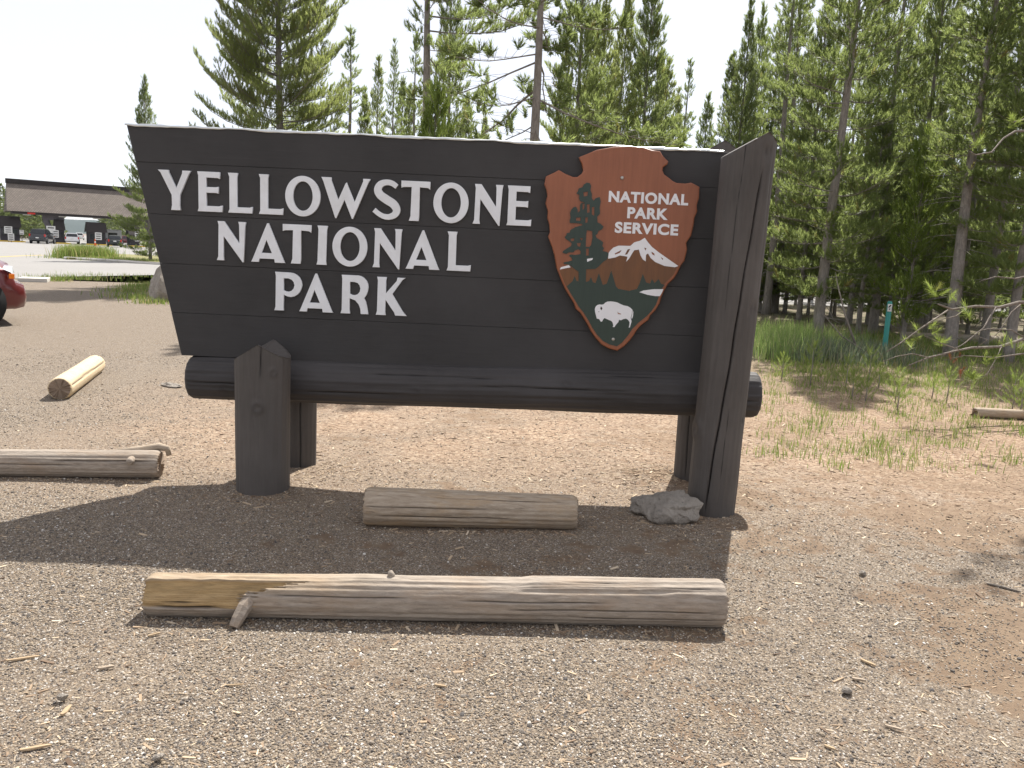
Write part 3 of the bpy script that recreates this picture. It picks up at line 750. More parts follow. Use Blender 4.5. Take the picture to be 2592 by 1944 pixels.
def tuft_template(K, L, bl, bw, seed, open_=0.75):
    r = np.random.default_rng(seed); V = []
    for k in range(K):
        ph = k * 2.399 + r.uniform(-0.3, 0.3); a = (k + 0.5) / K
        rd = np.array([math.cos(ph), math.sin(ph), 0]); p = np.array([0, 0, a * L])
        d = rd * open_ * (1.1 - 0.75 * a) + np.array([0, 0, 0.75]); d /= np.linalg.norm(d)
        sd = np.cross(d, rd + np.array([0.2, 0.1, 0.3])); sd /= np.linalg.norm(sd)
        l = bl * r.uniform(0.8, 1.15)
        V += [p + sd * bw / 2, p - sd * bw / 2, p + d * l + sd * bw * 0.1]
    return np.array(V)
TUFT = [tuft_template(17, 0.15, 0.105, 0.021, s) for s in range(3)]
def place_tufts(P, D, S, seed, tufts=TUFT):
    """needle brushes at P pointing along D, scaled by S -> vertices, triangles, tint"""
    r = np.random.default_rng(seed)
    P = np.asarray(P, float); D = np.asarray(D, float); S = np.asarray(S, float)
    D = D / np.linalg.norm(D, axis=1)[:, None]
    h = np.where(np.abs(D[:, 2:3]) > 0.9, np.array([[1.0, 0, 0]]), np.array([[0, 0, 1.0]]))
    A = np.cross(h, D); A /= np.linalg.norm(A, axis=1)[:, None]; B = np.cross(D, A)
    sp = r.uniform(0, 6.28, len(P)); c, s = np.cos(sp)[:, None], np.sin(sp)[:, None]
    A, B = A * c + B * s, -A * s + B * c
    out = np.empty((len(P), len(tufts[0]), 3))
    w = r.integers(0, len(tufts), len(P))
    for k, T in enumerate(tufts):
        m = w == k
        out[m] = P[m][:, None, :] + S[m][:, None, None] * (T[None, :, 0:1] * A[m][:, None, :] + T[None, :, 1:2] * B[m][:, None, :] + T[None, :, 2:3] * D[m][:, None, :])
    V = out.reshape(-1, 3); F = np.arange(len(V)).reshape(-1, 3)
    tint = np.repeat(r.uniform(0, 1, len(P)), len(tufts[0]))
    return V, F, tint

def pine_data(H, R, cb, seed, tr=None, step=0.31, per=5.0, twig_gap=0.12, up=0.55, ts=1.0, asym=None, drop=0.0, dead=1.0, power=0.72, lean=0.0, e_lo=-12, bare=0.25, gap=None, tip_only=False):
    rn = np.random.default_rng(seed)
    tr = tr or 0.0085 * H + 0.015
    mb = MB()
    ph = rn.uniform(0, 6.28, 4)
    def axis(z): return np.array([0.05 * math.sin(z * 0.5 + ph[0]) + lean * z, 0.05 * math.sin(z * 0.43 + ph[1]), z])
    zs = np.linspace(-0.25, H, 18)
    mb.tube([axis(z) for z in zs], [max(tr * (1 - 0.93 * max(z, 0) / H) * (1.25 if z < 0.2 else 1.0), 0.008) for z in zs], 10)
    trunk = mb
    br = MB(); TP, TD, TS = [], [], []
    z = cb
    while z < H - 0.12:
        if gap and gap[0] < z < gap[1]: z = gap[1]
        t = (z - cb) / (H - cb)
        prof = (1 - t) ** power * min(1.0, 0.55 + t * 3.2)
        nb = max(2, int(round(per + rn.uniform(-1, 1)))) if t < 0.93 else 3
        off = rn.uniform(0, 6.28)
        for k in range(nb):
            if rn.uniform() < drop: continue
            az = off + k * 2 * math.pi / nb + rn.uniform(-0.4, 0.4)
            L = R * prof * rn.uniform(0.62, 1.12)
            if asym: L *= 1 + asym[1] * math.cos(az - asym[0])
            L = max(L, 0.14)
            el = rad(e_lo + (58 - e_lo) * t ** 1.3 + rn.uniform(-9, 9))
            out = np.array([math.cos(az), math.sin(az), 0.0])
            p = axis(z + rn.uniform(-0.12, 0.12)); pts = [p]; d0 = None
            ns = 5
            for i in range(ns):
                e = el + up * (i / (ns - 1)) ** 1.6 + rn.uniform(-0.06, 0.06)
                az2 = az + rn.uniform(-0.12, 0.12)
                d = np.array([math.cos(az2) * math.cos(e), math.sin(az2) * math.cos(e), math.sin(e)])
                p = p + d * L / ns; pts.append(p)
            br.tube([tuple(q) for q in pts], [max(0.011 * (0.5 + L * 0.55) * (1 - 0.8 * i / ns), 0.0035) for i in range(ns + 1)], 4, False)
            pts = np.array(pts)
            s = max(bare, 0.10 / L) if L > 0.3 else 0.0
            while s <= 1.0:
                f = s * ns; i = min(int(f), ns - 1); q = pts[i] + (pts[i + 1] - pts[i]) * (f - i)
                bd = pts[i + 1] - pts[i]; bd = bd / np.linalg.norm(bd)
                side = np.cross(bd, [0, 0, 1]); side /= (np.linalg.norm(side) + 1e-6)
                for sg in (-1, 1):
                    tl = min(0.62, (0.16 + 0.34 * L * (1.05 - s)) * rn.uniform(0.6, 1.2))
                    ang = rn.uniform(0.5, 1.1)
                    td = bd * math.cos(ang) + side * sg * math.sin(ang) + np.array([0, 0, rn.uniform(0.05, 0.45)])
                    td /= np.linalg.norm(td)
                    if tl > 0.3: br.tube([tuple(q), tuple(q + td * tl)], [0.005, 0.003], 3, False)
                    if tip_only:
                        if tl <= 0.3: br.tube([tuple(q), tuple(q + td * tl)], [0.005, 0.003], 3, False)
                        if rn.uniform() < 0.25: continue
                        for j in range(4):
                            TP.append(q + td * tl * rn.uniform(0.8, 1.0)); TD.append(td * 0.3 + np.array([0, 0, 0.6]) + rn.normal(size=3) * 0.4); TS.append(rn.uniform(0.8, 1.2) * ts)
                        continue
                    m = max(1, int(tl / 0.11))
                    for j in range(m):
                        pp = q + td * tl * (j + 0.55) / m
                        dd = td * 0.5 + np.array([0, 0, 0.75]) + rn.normal(size=3) * 0.28
                        TP.append(pp); TD.append(dd); TS.append(rn.uniform(0.72, 1.15) * ts)
                s += twig_gap / max(L, 0.2) * rn.uniform(0.7, 1.3)
            TP.append(pts[-1] - 0.05 * bd); TD.append((pts[-1] - pts[-2]) + np.array([0, 0, 0.04])); TS.append(1.15 * ts)
        z += step * (1.15 - 0.5 * t) * rn.uniform(0.75, 1.25)
    top = axis(H)
    for k in range(4):
        TP.append(top - np.array([0, 0, 0.12 * k + 0.05])); TD.append(np.array([rn.normal() * 0.2, rn.normal() * 0.2, 1])); TS.append(1.0 * ts)
    # dead snags low on the trunk
    for k in range(int(dead * cb * 4)):
        zz = rn.uniform(0.5, max(cb, 0.6) + 0.4); az = rn.uniform(0, 6.28); L = rn.uniform(0.25, 0.9)
        q = axis(zz); d = np.array([math.cos(az), math.sin(az), rn.uniform(-0.45, 0.15)])
        br.tube([tuple(q), tuple(q + d * L * 0.6), tuple(q + d * L + np.array([0, 0, -0.05]))], [0.011, 0.007, 0.003], 4, False)
    V, F, ti = place_tufts(TP, TD, TS, seed + 1)
    return trunk, br, (V, F, ti)

def pine_proto(name, mat_needle='needle', **kw):
    tk, br, (V, F, ti) = pine_data(**kw)
    return (tk.mesh(name + '_trunk', M['bark'], True), br.mesh(name + '_branches', M['bark'], True), npmesh(name + '_crown', V, [F], M[mat_needle], False, None, {'tint': ti}), kw['H'], kw['R'])
def plant_pine(proto, px, py, Y, label, H=None, R=None, group=None, rz=0.0, name='pine_tree'):
    tm, bm_, cm, h0, r0 = proto
    g = at(px, py, Y)
    e = empty(name, (g.x, Y, 0), rz)
    kz = (H or h0) / h0; kr = (R or r0) / r0
    e.scale = (kr, kr, kz)
    new_obj('trunk', tm, e); tag(new_obj('branches', bm_, e), kind='stuff'); tag(new_obj('crown', cm, e), kind='stuff')
    return tag(e, label, 'tree', group)

PF1 = pine_proto('full', H=11.0, R=1.75, cb=0.9, seed=101)
PF2 = pine_proto('full', H=10.0, R=1.5, cb=1.4, seed=102, step=0.36)
PS1 = pine_proto('slim', H=11.0, R=1.15, cb=3.0, seed=103, drop=0.12)
PS2 = pine_proto('slim', H=12.0, R=1.05, cb=4.2, seed=104, drop=0.22, dead=2.0)
PT1 = pine_proto('thin', H=12.0, R=0.95, cb=4.0, seed=105, drop=0.42, step=0.45, dead=2.5)
PT2 = pine_proto('thin', H=13.0, R=1.25, cb=5.2, seed=106, drop=0.3, step=0.42, dead=2.5)
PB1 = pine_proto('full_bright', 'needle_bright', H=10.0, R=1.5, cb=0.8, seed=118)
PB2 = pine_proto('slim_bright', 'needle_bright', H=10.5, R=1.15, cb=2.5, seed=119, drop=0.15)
PY = pine_proto('young', 'needle_young', H=3.4, R=0.95, cb=0.35, seed=107, step=0.26, ts=0.95, e_lo=5)

PY2 = pine_proto('sapling', H=4.2, R=1.15, cb=0.4, seed=108, step=0.28, e_lo=0)
TR_BACK = 'pines standing behind the sign'
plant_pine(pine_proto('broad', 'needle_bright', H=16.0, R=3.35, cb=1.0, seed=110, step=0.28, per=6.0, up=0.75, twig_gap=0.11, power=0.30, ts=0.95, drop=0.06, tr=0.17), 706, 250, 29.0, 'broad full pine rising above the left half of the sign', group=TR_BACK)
plant_pine(pine_proto('edge', H=10.7, R=2.5, cb=0.5, seed=111, step=0.36, per=5.0, up=0.7, drop=0.05, power=0.8), 372, 400, 50.0, 'pine beside the road, half hidden by the left edge of the sign')
plant_pine(PT1, 884, 200, 34.0, 'slender pine just right of the broad full pine', H=9.9, R=1.25, group=TR_BACK, rz=1.0)
plant_pine(PB2, 958, 250, 42.0, 'leftmost of the thin far pines left of the grey trunk', H=10.6, R=1.2, group=TR_BACK, rz=2.0)
plant_pine(PT2, 997, 250, 40.0, 'bare stemmed thin far pine, second from the grey trunk', H=10.9, R=0.95, group=TR_BACK, rz=0.4)
plant_pine(PS2, 1018, 250, 45.0, 'shorter thin far pine between two bare stems', H=10.3, R=1.0, group=TR_BACK, rz=2.6)
plant_pine(PT1, 1052, 250, 37.0, 'thin far pine close left of the grey trunk', H=10.6, R=1.05, group=TR_BACK, rz=4.0)
plant_pine(pine_proto('tallA', H=10.5, R=1.7, cb=5.4, seed=112, power=0.35, tr=0.15, per=4.2, drop=0.40, asym=(0.35, 0.85), step=0.40, up=0.6), 1082, 150, 19.0, 'tall grey trunked pine above the middle of the sign, left one', group=TR_BACK)
plant_pine(PF2, 1140, 200, 23.0, 'dark green pine right behind the left grey trunk', H=9.6, R=1.15, group=TR_BACK, rz=0.9)
plant_pine(PY, 1098, 330, 12.5, 'bright young pine tip showing above the top edge of the sign', H=3.85, R=0.95, group=TR_BACK, rz=1.0)
plant_pine(pine_proto('tallB', H=10.0, R=2.9, cb=3.4, seed=117, tr=0.13, per=3.6, drop=0.10, step=0.50, up=0.30, twig_gap=0.20, e_lo=-32, ts=1.15, bare=0.22, power=0.35, tip_only=True), 1354, 200, 16.0, 'tall sparse pine with a grey trunk and open tufted branches', group=TR_BACK)
plant_pine(PF1, 1462, 200, 19.0, 'dark pine close right of the sparse grey pine', H=9.6, R=1.25, group=TR_BACK, rz=1.4)
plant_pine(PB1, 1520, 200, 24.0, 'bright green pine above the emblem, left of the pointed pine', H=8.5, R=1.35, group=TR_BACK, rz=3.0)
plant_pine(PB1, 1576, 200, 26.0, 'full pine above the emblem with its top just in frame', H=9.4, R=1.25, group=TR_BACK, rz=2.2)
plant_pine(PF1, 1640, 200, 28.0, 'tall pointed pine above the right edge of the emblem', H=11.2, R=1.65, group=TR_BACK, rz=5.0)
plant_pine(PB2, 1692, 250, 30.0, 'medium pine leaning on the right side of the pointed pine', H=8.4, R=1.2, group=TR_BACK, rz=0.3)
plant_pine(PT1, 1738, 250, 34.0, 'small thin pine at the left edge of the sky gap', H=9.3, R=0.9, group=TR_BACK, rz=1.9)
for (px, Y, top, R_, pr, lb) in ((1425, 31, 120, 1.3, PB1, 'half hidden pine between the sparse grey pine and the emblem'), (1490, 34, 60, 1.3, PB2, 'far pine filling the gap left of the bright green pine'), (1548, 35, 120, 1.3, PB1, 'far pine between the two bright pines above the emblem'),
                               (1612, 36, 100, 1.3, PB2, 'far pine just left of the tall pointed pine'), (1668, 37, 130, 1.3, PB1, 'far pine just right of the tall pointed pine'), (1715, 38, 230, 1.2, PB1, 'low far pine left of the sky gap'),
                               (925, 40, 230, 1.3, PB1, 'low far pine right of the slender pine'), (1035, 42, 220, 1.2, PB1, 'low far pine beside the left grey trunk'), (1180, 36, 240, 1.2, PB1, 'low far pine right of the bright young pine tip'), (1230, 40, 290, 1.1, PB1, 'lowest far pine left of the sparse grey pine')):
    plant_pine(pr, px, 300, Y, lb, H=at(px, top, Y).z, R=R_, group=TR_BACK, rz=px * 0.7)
TR_WOOD = 'pines of the forest right of the sign'
plant_pine(PF2, 1792, 300, 36.0, 'low pine at the right edge of the sky gap', H=8.4, R=1.3, group=TR_WOOD, rz=0.2)
plant_pine(PS1, 1846, 250, 33.0, 'pine stepping up behind the tall sign post, left one', H=9.4, R=1.2, group=TR_WOOD, rz=1.2)
plant_pine(PF1, 1884, 200, 30.0, 'dense pine directly above the tall sign post', H=10.4, R=1.4, group=TR_WOOD, rz=2.2)
plant_pine(PF2, 1916, 200, 32.0, 'pine right behind the top of the tall sign post', H=10.8, R=1.2, group=TR_WOOD, rz=3.2)
plant_pine(PT2, 1994, 200, 26.0, 'thin pine with a bare dark stem, left of a twin stem', H=12.0, R=1.3, group=TR_WOOD, rz=0.0)
plant_pine(PT1, 2014, 200, 27.0, 'thin pine with a bare dark stem, right of a twin stem', H=12.2, R=0.9, group=TR_WOOD, rz=4.1)
plant_pine(PF1, 2070, 300, 24.0, 'dense mid height pine left of the large forest pine', H=9.4, R=1.35, group=TR_WOOD, rz=4.8)
plant_pine(pine_proto('wood', H=11.0, R=1.8, cb=1.2, seed=114, power=0.4, tr=0.115, per=4.4, drop=0.15, step=0.36, dead=3), 2128, 350, 17.0, 'large pine with a thick grey trunk in the middle of the forest edge', group=TR_WOOD)
plant_pine(PF2, 2195, 350, 23.0, 'pine just right of the large thick trunked pine', H=11.0, R=1.3, group=TR_WOOD, rz=0.7)
plant_pine(PS1, 2262, 300, 20.0, 'straight slim pine in the middle of the right forest', H=10.5, R=1.2, group=TR_WOOD, rz=5.2)
plant_pine(PY, 2305, 650, 17.0, 'bright green young pine on a thin stem by the green marker', H=4.3, R=1.0, group=TR_WOOD, rz=2.0)
plant_pine(PF1, 2350, 300, 21.0, 'pine behind the bright young pine', H=10.5, R=1.3, group=TR_WOOD, rz=1.7)
plant_pine(PT2, 2398, 200, 25.0, 'tall bare stemmed pine against bright sky at right', H=12.5, R=1.3, group=TR_WOOD, rz=2.7)
plant_pine(PS2, 2440, 600, 15.5, 'grey stemmed pine behind the dead reaching branches', H=8.8, R=1.1, group=TR_WOOD, rz=3.3)
plant_pine(PF1, 2486, 300, 19.0, 'full pine second from the right edge of the photo', H=10.0, R=1.4, group=TR_WOOD, rz=0.5)
plant_pine(PF2, 2562, 300, 17.0, 'full pine at the right edge of the photo', H=9.5, R=1.4, group=TR_WOOD, rz=1.1)
plant_pine(PF2, 2640, 300, 15.0, 'dark pine cut by the right edge of the photo', H=8.8, R=1.5, group=TR_WOOD, rz=2.1)
rw = random.Random(77)
deep = [PF2, PS1, PS2, PT1, PT2]
for k in range(30):
    px = 1850 + (2760 - 1850) * (k + rw.uniform(0.1, 0.9)) / 30
    Y = rw.choice([26, 29, 33, 38, 44, 50]) + rw.uniform(-1.5, 1.5)
    if px < 2100: Y = max(Y, 36)
    h = rw.uniform(8.5, 12.5) if px < 2050 else rw.uniform(9.0, 12.5)
    if px < 1990: h = min(h, 1.55 + (668 - 90) / 2097 * Y)
    plant_pine(rw.choice(deep), px, 500, Y, 'slender pine deep in the forest right of the sign', H=h, R=rw.uniform(0.9, 1.3), group='pines deep in the right forest', rz=rw.uniform(0, 6.28))
for k in range(36):                        # young pines under the old ones
    px = 1890 + (2700 - 1890) * (k + rw.uniform(0.1, 0.9)) / 36; yu = rw.uniform(17.5, 34)
    if px < 2080: yu = max(yu, 27)
    plant_pine(rw.choice([PY2, PY2, PF2]), px, 700, yu, 'young pine filling the understorey of the right forest', H=rw.uniform(2.6, 5.5), R=rw.uniform(0.9, 1.3), group='young pines under the right forest', rz=rw.uniform(0, 6.28))
# near pine just outside the frame; its dead lower boughs reach into the picture
near = plant_pine(pine_proto('near', H=9.2, R=2.3, cb=6.2, asym=(math.pi, 0.15), power=0.5, seed=115, tr=0.13, per=4.4, drop=0.25, step=0.42, twig_gap=0.22, dead=2), 2710, 700, 9.6, 'near pine at the right with dead boughs reaching into view')
nb = near.location
def bough(pts, r0, r1, mb):
    mb.tube([tuple(Vector(p) - nb) for p in pts], [r0 + (r1 - r0) * i / (len(pts) - 1) for i in range(len(pts))], 7)
def line(pl, Y0, Y1):
    return [at(x, y, Y0 + (Y1 - Y0) * i / (len(pl) - 1)) for i, (x, y) in enumerate(pl)]
for pl, Y0, Y1, r0, r1 in [
    ([(2740, 760), (2640, 768), (2580, 765), (2530, 778), (2470, 775), (2410, 783), (2375, 770)], 9.5, 8.6, 0.024, 0.008),
    ([(2520, 778), (2490, 830), (2440, 870), (2380, 905)], 9.0, 8.7, 0.010, 0.004),
    ([(2400, 785), (2330, 832), (2280, 868), (2245, 890)], 8.8, 8.6, 0.010, 0.005),
    ([(2760, 830), (2680, 845), (2592, 858), (2530, 878), (2460, 880), (2420, 888), (2350, 905), (2300, 925)], 9.5, 8.4, 0.022, 0.006),
    ([(2535, 878), (2520, 910), (2500, 945), (2480, 960)], 9.0, 8.8, 0.006, 0.003),
    ([(2430, 886), (2380, 868), (2340, 850)], 8.7, 8.5, 0.006, 0.003),
    ([(2470, 880), (2500, 860), (2475, 852)], 8.9, 8.8, 0.005, 0.003),
    ([(2450, 778), (2420, 800), (2370, 812), (2340, 822)], 8.9, 8.6, 0.007, 0.003),
    ([(2600, 858), (2560, 835), (2500, 832), (2465, 842)], 9.2, 8.9, 0.007, 0.003),
    ([(2590, 765), (2560, 790), (2530, 838), (2510, 858)], 9.3, 9.0, 0.007, 0.003),
    ([(2350, 905), (2310, 895), (2270, 902), (2235, 915)], 8.5, 8.4, 0.006, 0.003),
    ([(2660, 900), (2590, 895), (2520, 905), (2440, 900), (2390, 912)], 9.2, 8.6, 0.011, 0.003),
    ([(2640, 690), (2570, 705), (2520, 700), (2480, 712)], 9.4, 9.0, 0.010, 0.003),
    ([(2740, 330), (2640, 300), (2592, 302), (2560, 310)], 9.5, 9.2, 0.016, 0.005),
    ([(2740, 400), (2620, 330), (2570, 332), (2540, 350), (2510, 385), (2470, 392), (2455, 384)], 9.5, 8.8, 0.016, 0.004),
]:
    P = line(pl, Y0, Y1); b1 = MB(); bough(P, r0, r1, b1); new_obj('dead_bough', b1.mesh('dead_bough', M['twig'], True), near)
ft = [tuft_template(30, 0.10, 0.085, 0.006, s, 1.0) for s in range(3)]
def tufts_obj(name, pts, mat, parent, base, seed, size=1.0, n=3, tufts=ft):
    P, D, S = [], [], []
    r = np.random.default_rng(seed)
    for p in pts:
        for k in range(n):
            P.append(np.array(p) - np.array(base) + r.normal(size=3) * 0.03); D.append(np.array([r.normal() * 0.7, r.normal() * 0.7, 0.9])); S.append(size * r.uniform(0.8, 1.2))
    V, F, ti = place_tufts(P, D, S, seed, tufts)
    return new_obj(name, npmesh(name, V, [F], M[mat], False, None, {'tint': ti}), parent)
greens = [at(x, y, 8.7) for x, y in [(2382, 750), (2372, 738), (2405, 760), (2455, 800), (2345, 850), (2385, 872), (2300, 880), (2490, 910), (2460, 955), (2475, 962), (2452, 962), (2560, 880), (2455, 380), (2470, 370), (2560, 305)]]
tufts_obj('needle_tufts', greens, 'needle_young', near, nb, 51, 1.0, 3)
tufts_obj('red_needle_tuft', [at(2412, 912, 8.6)], 'needle_red', near, nb, 52, 0.5, 3)['label'] = 'withered red needle tuft'
tufts_obj('red_needle_tuft', [at(2428, 952, 8.6)], 'needle_red', near, nb, 53, 0.5, 3)['label'] = 'withered red needle tuft'
# ------------------------------------------------------------------ road, kerbs, island
def sheet(name, poly, z, mat, label, thick=0.0):
    bm = bmesh.new()
    vv = [bm.verts.new((x, y, z)) for x, y in poly]
    f = bm.faces.new(vv)
    if f.normal.z < 0: f.normal_flip()
    if thick:
        r = bmesh.ops.extrude_face_region(bm, geom=[f])
        for v in [g for g in r['geom'] if isinstance(g, bmesh.types.BMVert)]: v.co.z -= thick
        bmesh.ops.recalc_face_normals(bm, faces=bm.faces)
    bmesh.ops.triangulate(bm, faces=[f for f in bm.faces if len(f.verts) > 4])
    me = bpy.data.meshes.new(name); bm.to_mesh(me); bm.free(); me.materials.append(mat)
    o = new_obj(name, me)
    tag(o, label, None, None, 'structure'); return o
M['concrete'] = paint('concrete', (0.50, 0.48, 0.44), 0.85, 0, 0.2, 0.15, 3)
M['yellow_paint'] = paint('yellow_paint', (0.62, 0.40, 0.04), 0.6, 0, 0.3, 0.15, 4)
M['white_paint'] = paint('white_paint', (0.72, 0.72, 0.70), 0.6)
M['verge'] = paint('verge_soil', (0.20, 0.19, 0.09), 0.95, 0, 0.1, 0.35, 1.5)
def g2(px, py): p = gnd(px, py); return (p.x, p.y)
road_poly = [(-160, 20), g2(-60, 704), g2(30, 706), g2(112, 701), g2(250, 699), g2(400, 696), (8, 33), (30, 36), (30, 58), (-6, 62), (-20, 95), (-35, 118), (-150, 330), (-330, 640), (-345, 632), (-170, 318), (-84, 135), (-110, 130), (-170, 120)]
sheet('road', road_poly, 0.004, M['asphalt'], 'pale grey asphalt road leading to the entrance station')
k0, k1 = gnd(30, 712), gnd(112, 714)
kb = MB(); kb.box(((k0.x + k1.x) / 2, (k0.y + k1.y) / 2 + 0.35, 0.05), ((k1.x - k0.x), 1.0, 0.13), math.atan2(k1.y - k0.y, k1.x - k0.x))
tag(kb.build('kerb', M['concrete'], None, False, 0.02), 'pale concrete kerb slab at the road edge behind the red car', None, None, 'structure')
isl = [g2(168, 657), g2(240, 659), g2(330, 665), g2(430, 671), g2(520, 668), g2(470, 655), g2(330, 648), g2(230, 642), g2(190, 645)]
sheet('traffic_island', isl, 0.12, M['verge'], 'grassy island between the two road arms', 0.14)
ke = MB(); pl = [g2(165, 656), g2(240, 660), g2(330, 666), g2(430, 672), g2(520, 669)]
ke.tube([(x, y - 0.05, 0.05) for x, y in pl], 0.11, 6)
tag(ke.build('kerb', M['concrete']), 'low concrete kerb along the front of the grassy island', None, None, 'structure')
def stripe(pts, w, mat, z=0.008):
    V = []; F = []
    for i, p in enumerate(pts):
        a = Vector(pts[max(i - 1, 0)]); b = Vector(pts[min(i + 1, len(pts) - 1)]); d = (b - a).normalized(); n = Vector((-d.y, d.x)) * w / 2
        V += [(p[0] + n.x, p[1] + n.y, z), (p[0] - n.x, p[1] - n.y, z)]
    F = [(2 * i, 2 * i + 1, 2 * i + 3, 2 * i + 2) for i in range(len(pts) - 1)]
    return MB().add(V, F), mat
s, m = stripe([g2(-80, 654), g2(0, 650.5), g2(60, 647.5), g2(110, 646)], 0.22, M['yellow_paint'])
tag(s.build('lane_line', m), 'faded yellow line painted on the road', None, None, 'structure')

# ------------------------------------------------------------------ far woods and hill
M['needle_far'] = m_needle('far_needles', (0.045, 0.065, 0.025), (0.105, 0.135, 0.05), (0.17, 0.2, 0.06), 0.0)
def far_wood(name, spots, seed, label, cards=170):
    r = np.random.default_rng(seed); V = []; TI = []
    for (x, y, h, w) in spots:
        t = r.uniform(0, 1, cards) ** 0.85
        rr_ = w * (1 - t) ** 0.8 * np.sqrt(r.uniform(0.15, 1, cards)); az = r.uniform(0, 6.28, cards)
        P = np.stack([x + rr_ * np.cos(az), y + rr_ * np.sin(az), h * (0.06 + 0.94 * t)], 1)
        d = np.stack([np.cos(az) * 0.9, np.sin(az) * 0.9, r.uniform(-0.1, 0.9, cards)], 1)
        d /= np.linalg.norm(d, axis=1)[:, None]
        sd = np.cross(d, r.normal(size=(cards, 3))); sd /= np.linalg.norm(sd, axis=1)[:, None]
        l = r.uniform(0.5, 1.1, cards)[:, None] * h / 11; wd = r.uniform(0.16, 0.3, cards)[:, None] * h / 11
        V.append(np.stack([P + sd * wd, P - sd * wd, P + d * l], 1).reshape(-1, 3)); TI.append(np.repeat(r.uniform(0, 1, cards), 3))
        # stem
        a = 0.09; V.append(np.array([[x - a, y, -0.2], [x + a, y, -0.2], [x, y, h * 0.9], [x, y - a, -0.2], [x, y + a, -0.2], [x, y, h * 0.9]])); TI.append(np.full(6, 0.1))
    V = np.concatenate(V); TI = np.concatenate(TI)
    o = new_obj(name, npmesh(name, V, [np.arange(len(V)).reshape(-1, 3)], M['needle_far'], False, None, {'tint': TI}))
    return tag(o, label, 'forest', None, 'stuff')
rf = random.Random(5); sp = []
for k in range(330):
    Y = rf.uniform(142, 260); px = rf.uniform(-120, 520)
    g = at(px, 600, Y)
    ctr = -0.5235 * Y                      # the road to the gap in the wood
    if abs(g.x - ctr) < 4.5 + 0.022 * (Y - 140): continue
    sp.append((g.x, Y, min(rf.uniform(9, 13.5), 1.3 + Y / 115 * (5.4 if px > 20 else 6.5)) * rf.uniform(0.8, 1), rf.uniform(1.5, 2.4)))
for k in range(60):                        # dark wood close behind the booths
    Y = rf.uniform(150, 190); px = rf.uniform(-80, 150); g = at(px, 600, Y); sp.append((g.x, Y, rf.uniform(7, 8.6), 2.0))
far_wood('far_forest', sp, 6, 'dense far pine forest behind the entrance station')
sp = []
for k in range(12):
    g = at(rf.uniform(-90, -8), 560, rf.uniform(122, 134)); sp.append((g.x, g.y, rf.uniform(6.0, 7.6), 1.5))
far_wood('roadside_wood', sp, 8, 'clump of pines at the left end of the entrance station roof', 260)
sp = []
for k in range(150):
    Y = rf.uniform(56, 105); x = at(rf.uniform(1790, 2900), 600, Y).x
    hmax = 8 if x / Y < 0.30 else 9.5
    sp.append((x, Y, rf.uniform(0.7, 1.0) * hmax, rf.uniform(1.2, 1.9)))
for k in range(320):
    Y = rf.uniform(46, 84); x = at(rf.uniform(1800, 2900), 600, Y).x
    sp.append((x, Y, rf.uniform(2.5, 5.0), rf.uniform(1.3, 2.0)))
for k in range(190):
    Y = rf.uniform(90, 150); x = at(rf.uniform(1780, 2900), 600, Y).x
    sp.append((x, Y, rf.uniform(3, 7.5), rf.uniform(1.8, 2.6)))
far_wood('forest_background', sp, 9, 'dim back rows of the forest right of the sign', 150)

def m_hill():
    t = NT('wooded_hill'); v = t.coord()
    f = t.noise(v, 0.02, 8, 0.7)
    return t.done(t.mix(f, (0.020, 0.034, 0.030), (0.045, 0.062, 0.050)), 0.95, 0, 0.1)
hv, hf = [], []
hx = np.linspace(-3800, 600, 90)
for i, x in enumerate(hx):
    hgt = 62 + 30 * math.sin(x * 0.0021 + 1.0) + 14 * math.sin(x * 0.0071) + 5 * math.sin(x * 0.021)
    if x > -700: hgt *= max(0.1, 1 - (x + 700) / 900)
    for j, (dy, k) in enumerate(((-500, 0.0), (-250, 0.55), (0, 1.0), (300, 0.3))):
        hv.append((x, 2900 + dy + 40 * math.sin(x * 0.004), hgt * k - 2))
for i in range(89):
    for j in range(3): hf.append((i * 4 + j, (i + 1) * 4 + j, (i + 1) * 4 + j + 1, i * 4 + j + 1))
tag(MB().add(hv, hf).build('hills', m_hill(), None, True), 'low wooded hills far beyond the entrance road', None, None, 'structure')

# ------------------------------------------------------------------ entrance station
def m_shingle():
    t = NT('roof_shingles')
    b = t.n.new('ShaderNodeTexBrick'); b.inputs['Scale'].default_value = 1.0
    b.inputs['Brick Width'].default_value = 0.30; b.inputs['Row Height'].default_value = 0.26; b.inputs['Mortar Size'].default_value = 0.035
    b.inputs['Color1'].default_value = (0.125, 0.105, 0.090, 1); b.inputs['Color2'].default_value = (0.185, 0.158, 0.135, 1); b.inputs['Mortar'].default_value = (0.06, 0.05, 0.045, 1)
    mp = t.coord('UV'); t.l.new(mp, b.inputs['Vector'])
    f = t.noise(t.coord(), 0.7, 5)
    c = t.mix(t.math('MULTIPLY', f, 0.4), b.outputs['Color'], (0.26, 0.225, 0.19))
    t.bump(b.outputs['Fac'], 0.5, 0.02)
    return t.done(c, 0.9, 0, 0.2)
M['shingle'] = m_shingle()
M['darkwood'] = paint('dark_timber', (0.028, 0.022, 0.020), 0.7, 0, 0.3, 0.25, 2)
M['darkblue'] = paint('dark_booth_wood', (0.040, 0.036, 0.042), 0.7, 0, 0.3, 0.2, 2)
M['stone_col'] = paint('column_stone', (0.17, 0.155, 0.165), 0.85, 0, 0.2, 0.4, 3)
M['glass'] = paint('dark_glass', (0.018, 0.022, 0.026), 0.08, 0, 0.6, 0.1, 2)
M['sign_white'] = paint('sign_face', (0.62, 0.62, 0.60), 0.5, 0, 0.4, 0.25, 3)
M['orange'] = paint('cone_orange', (0.72, 0.13, 0.02), 0.5)
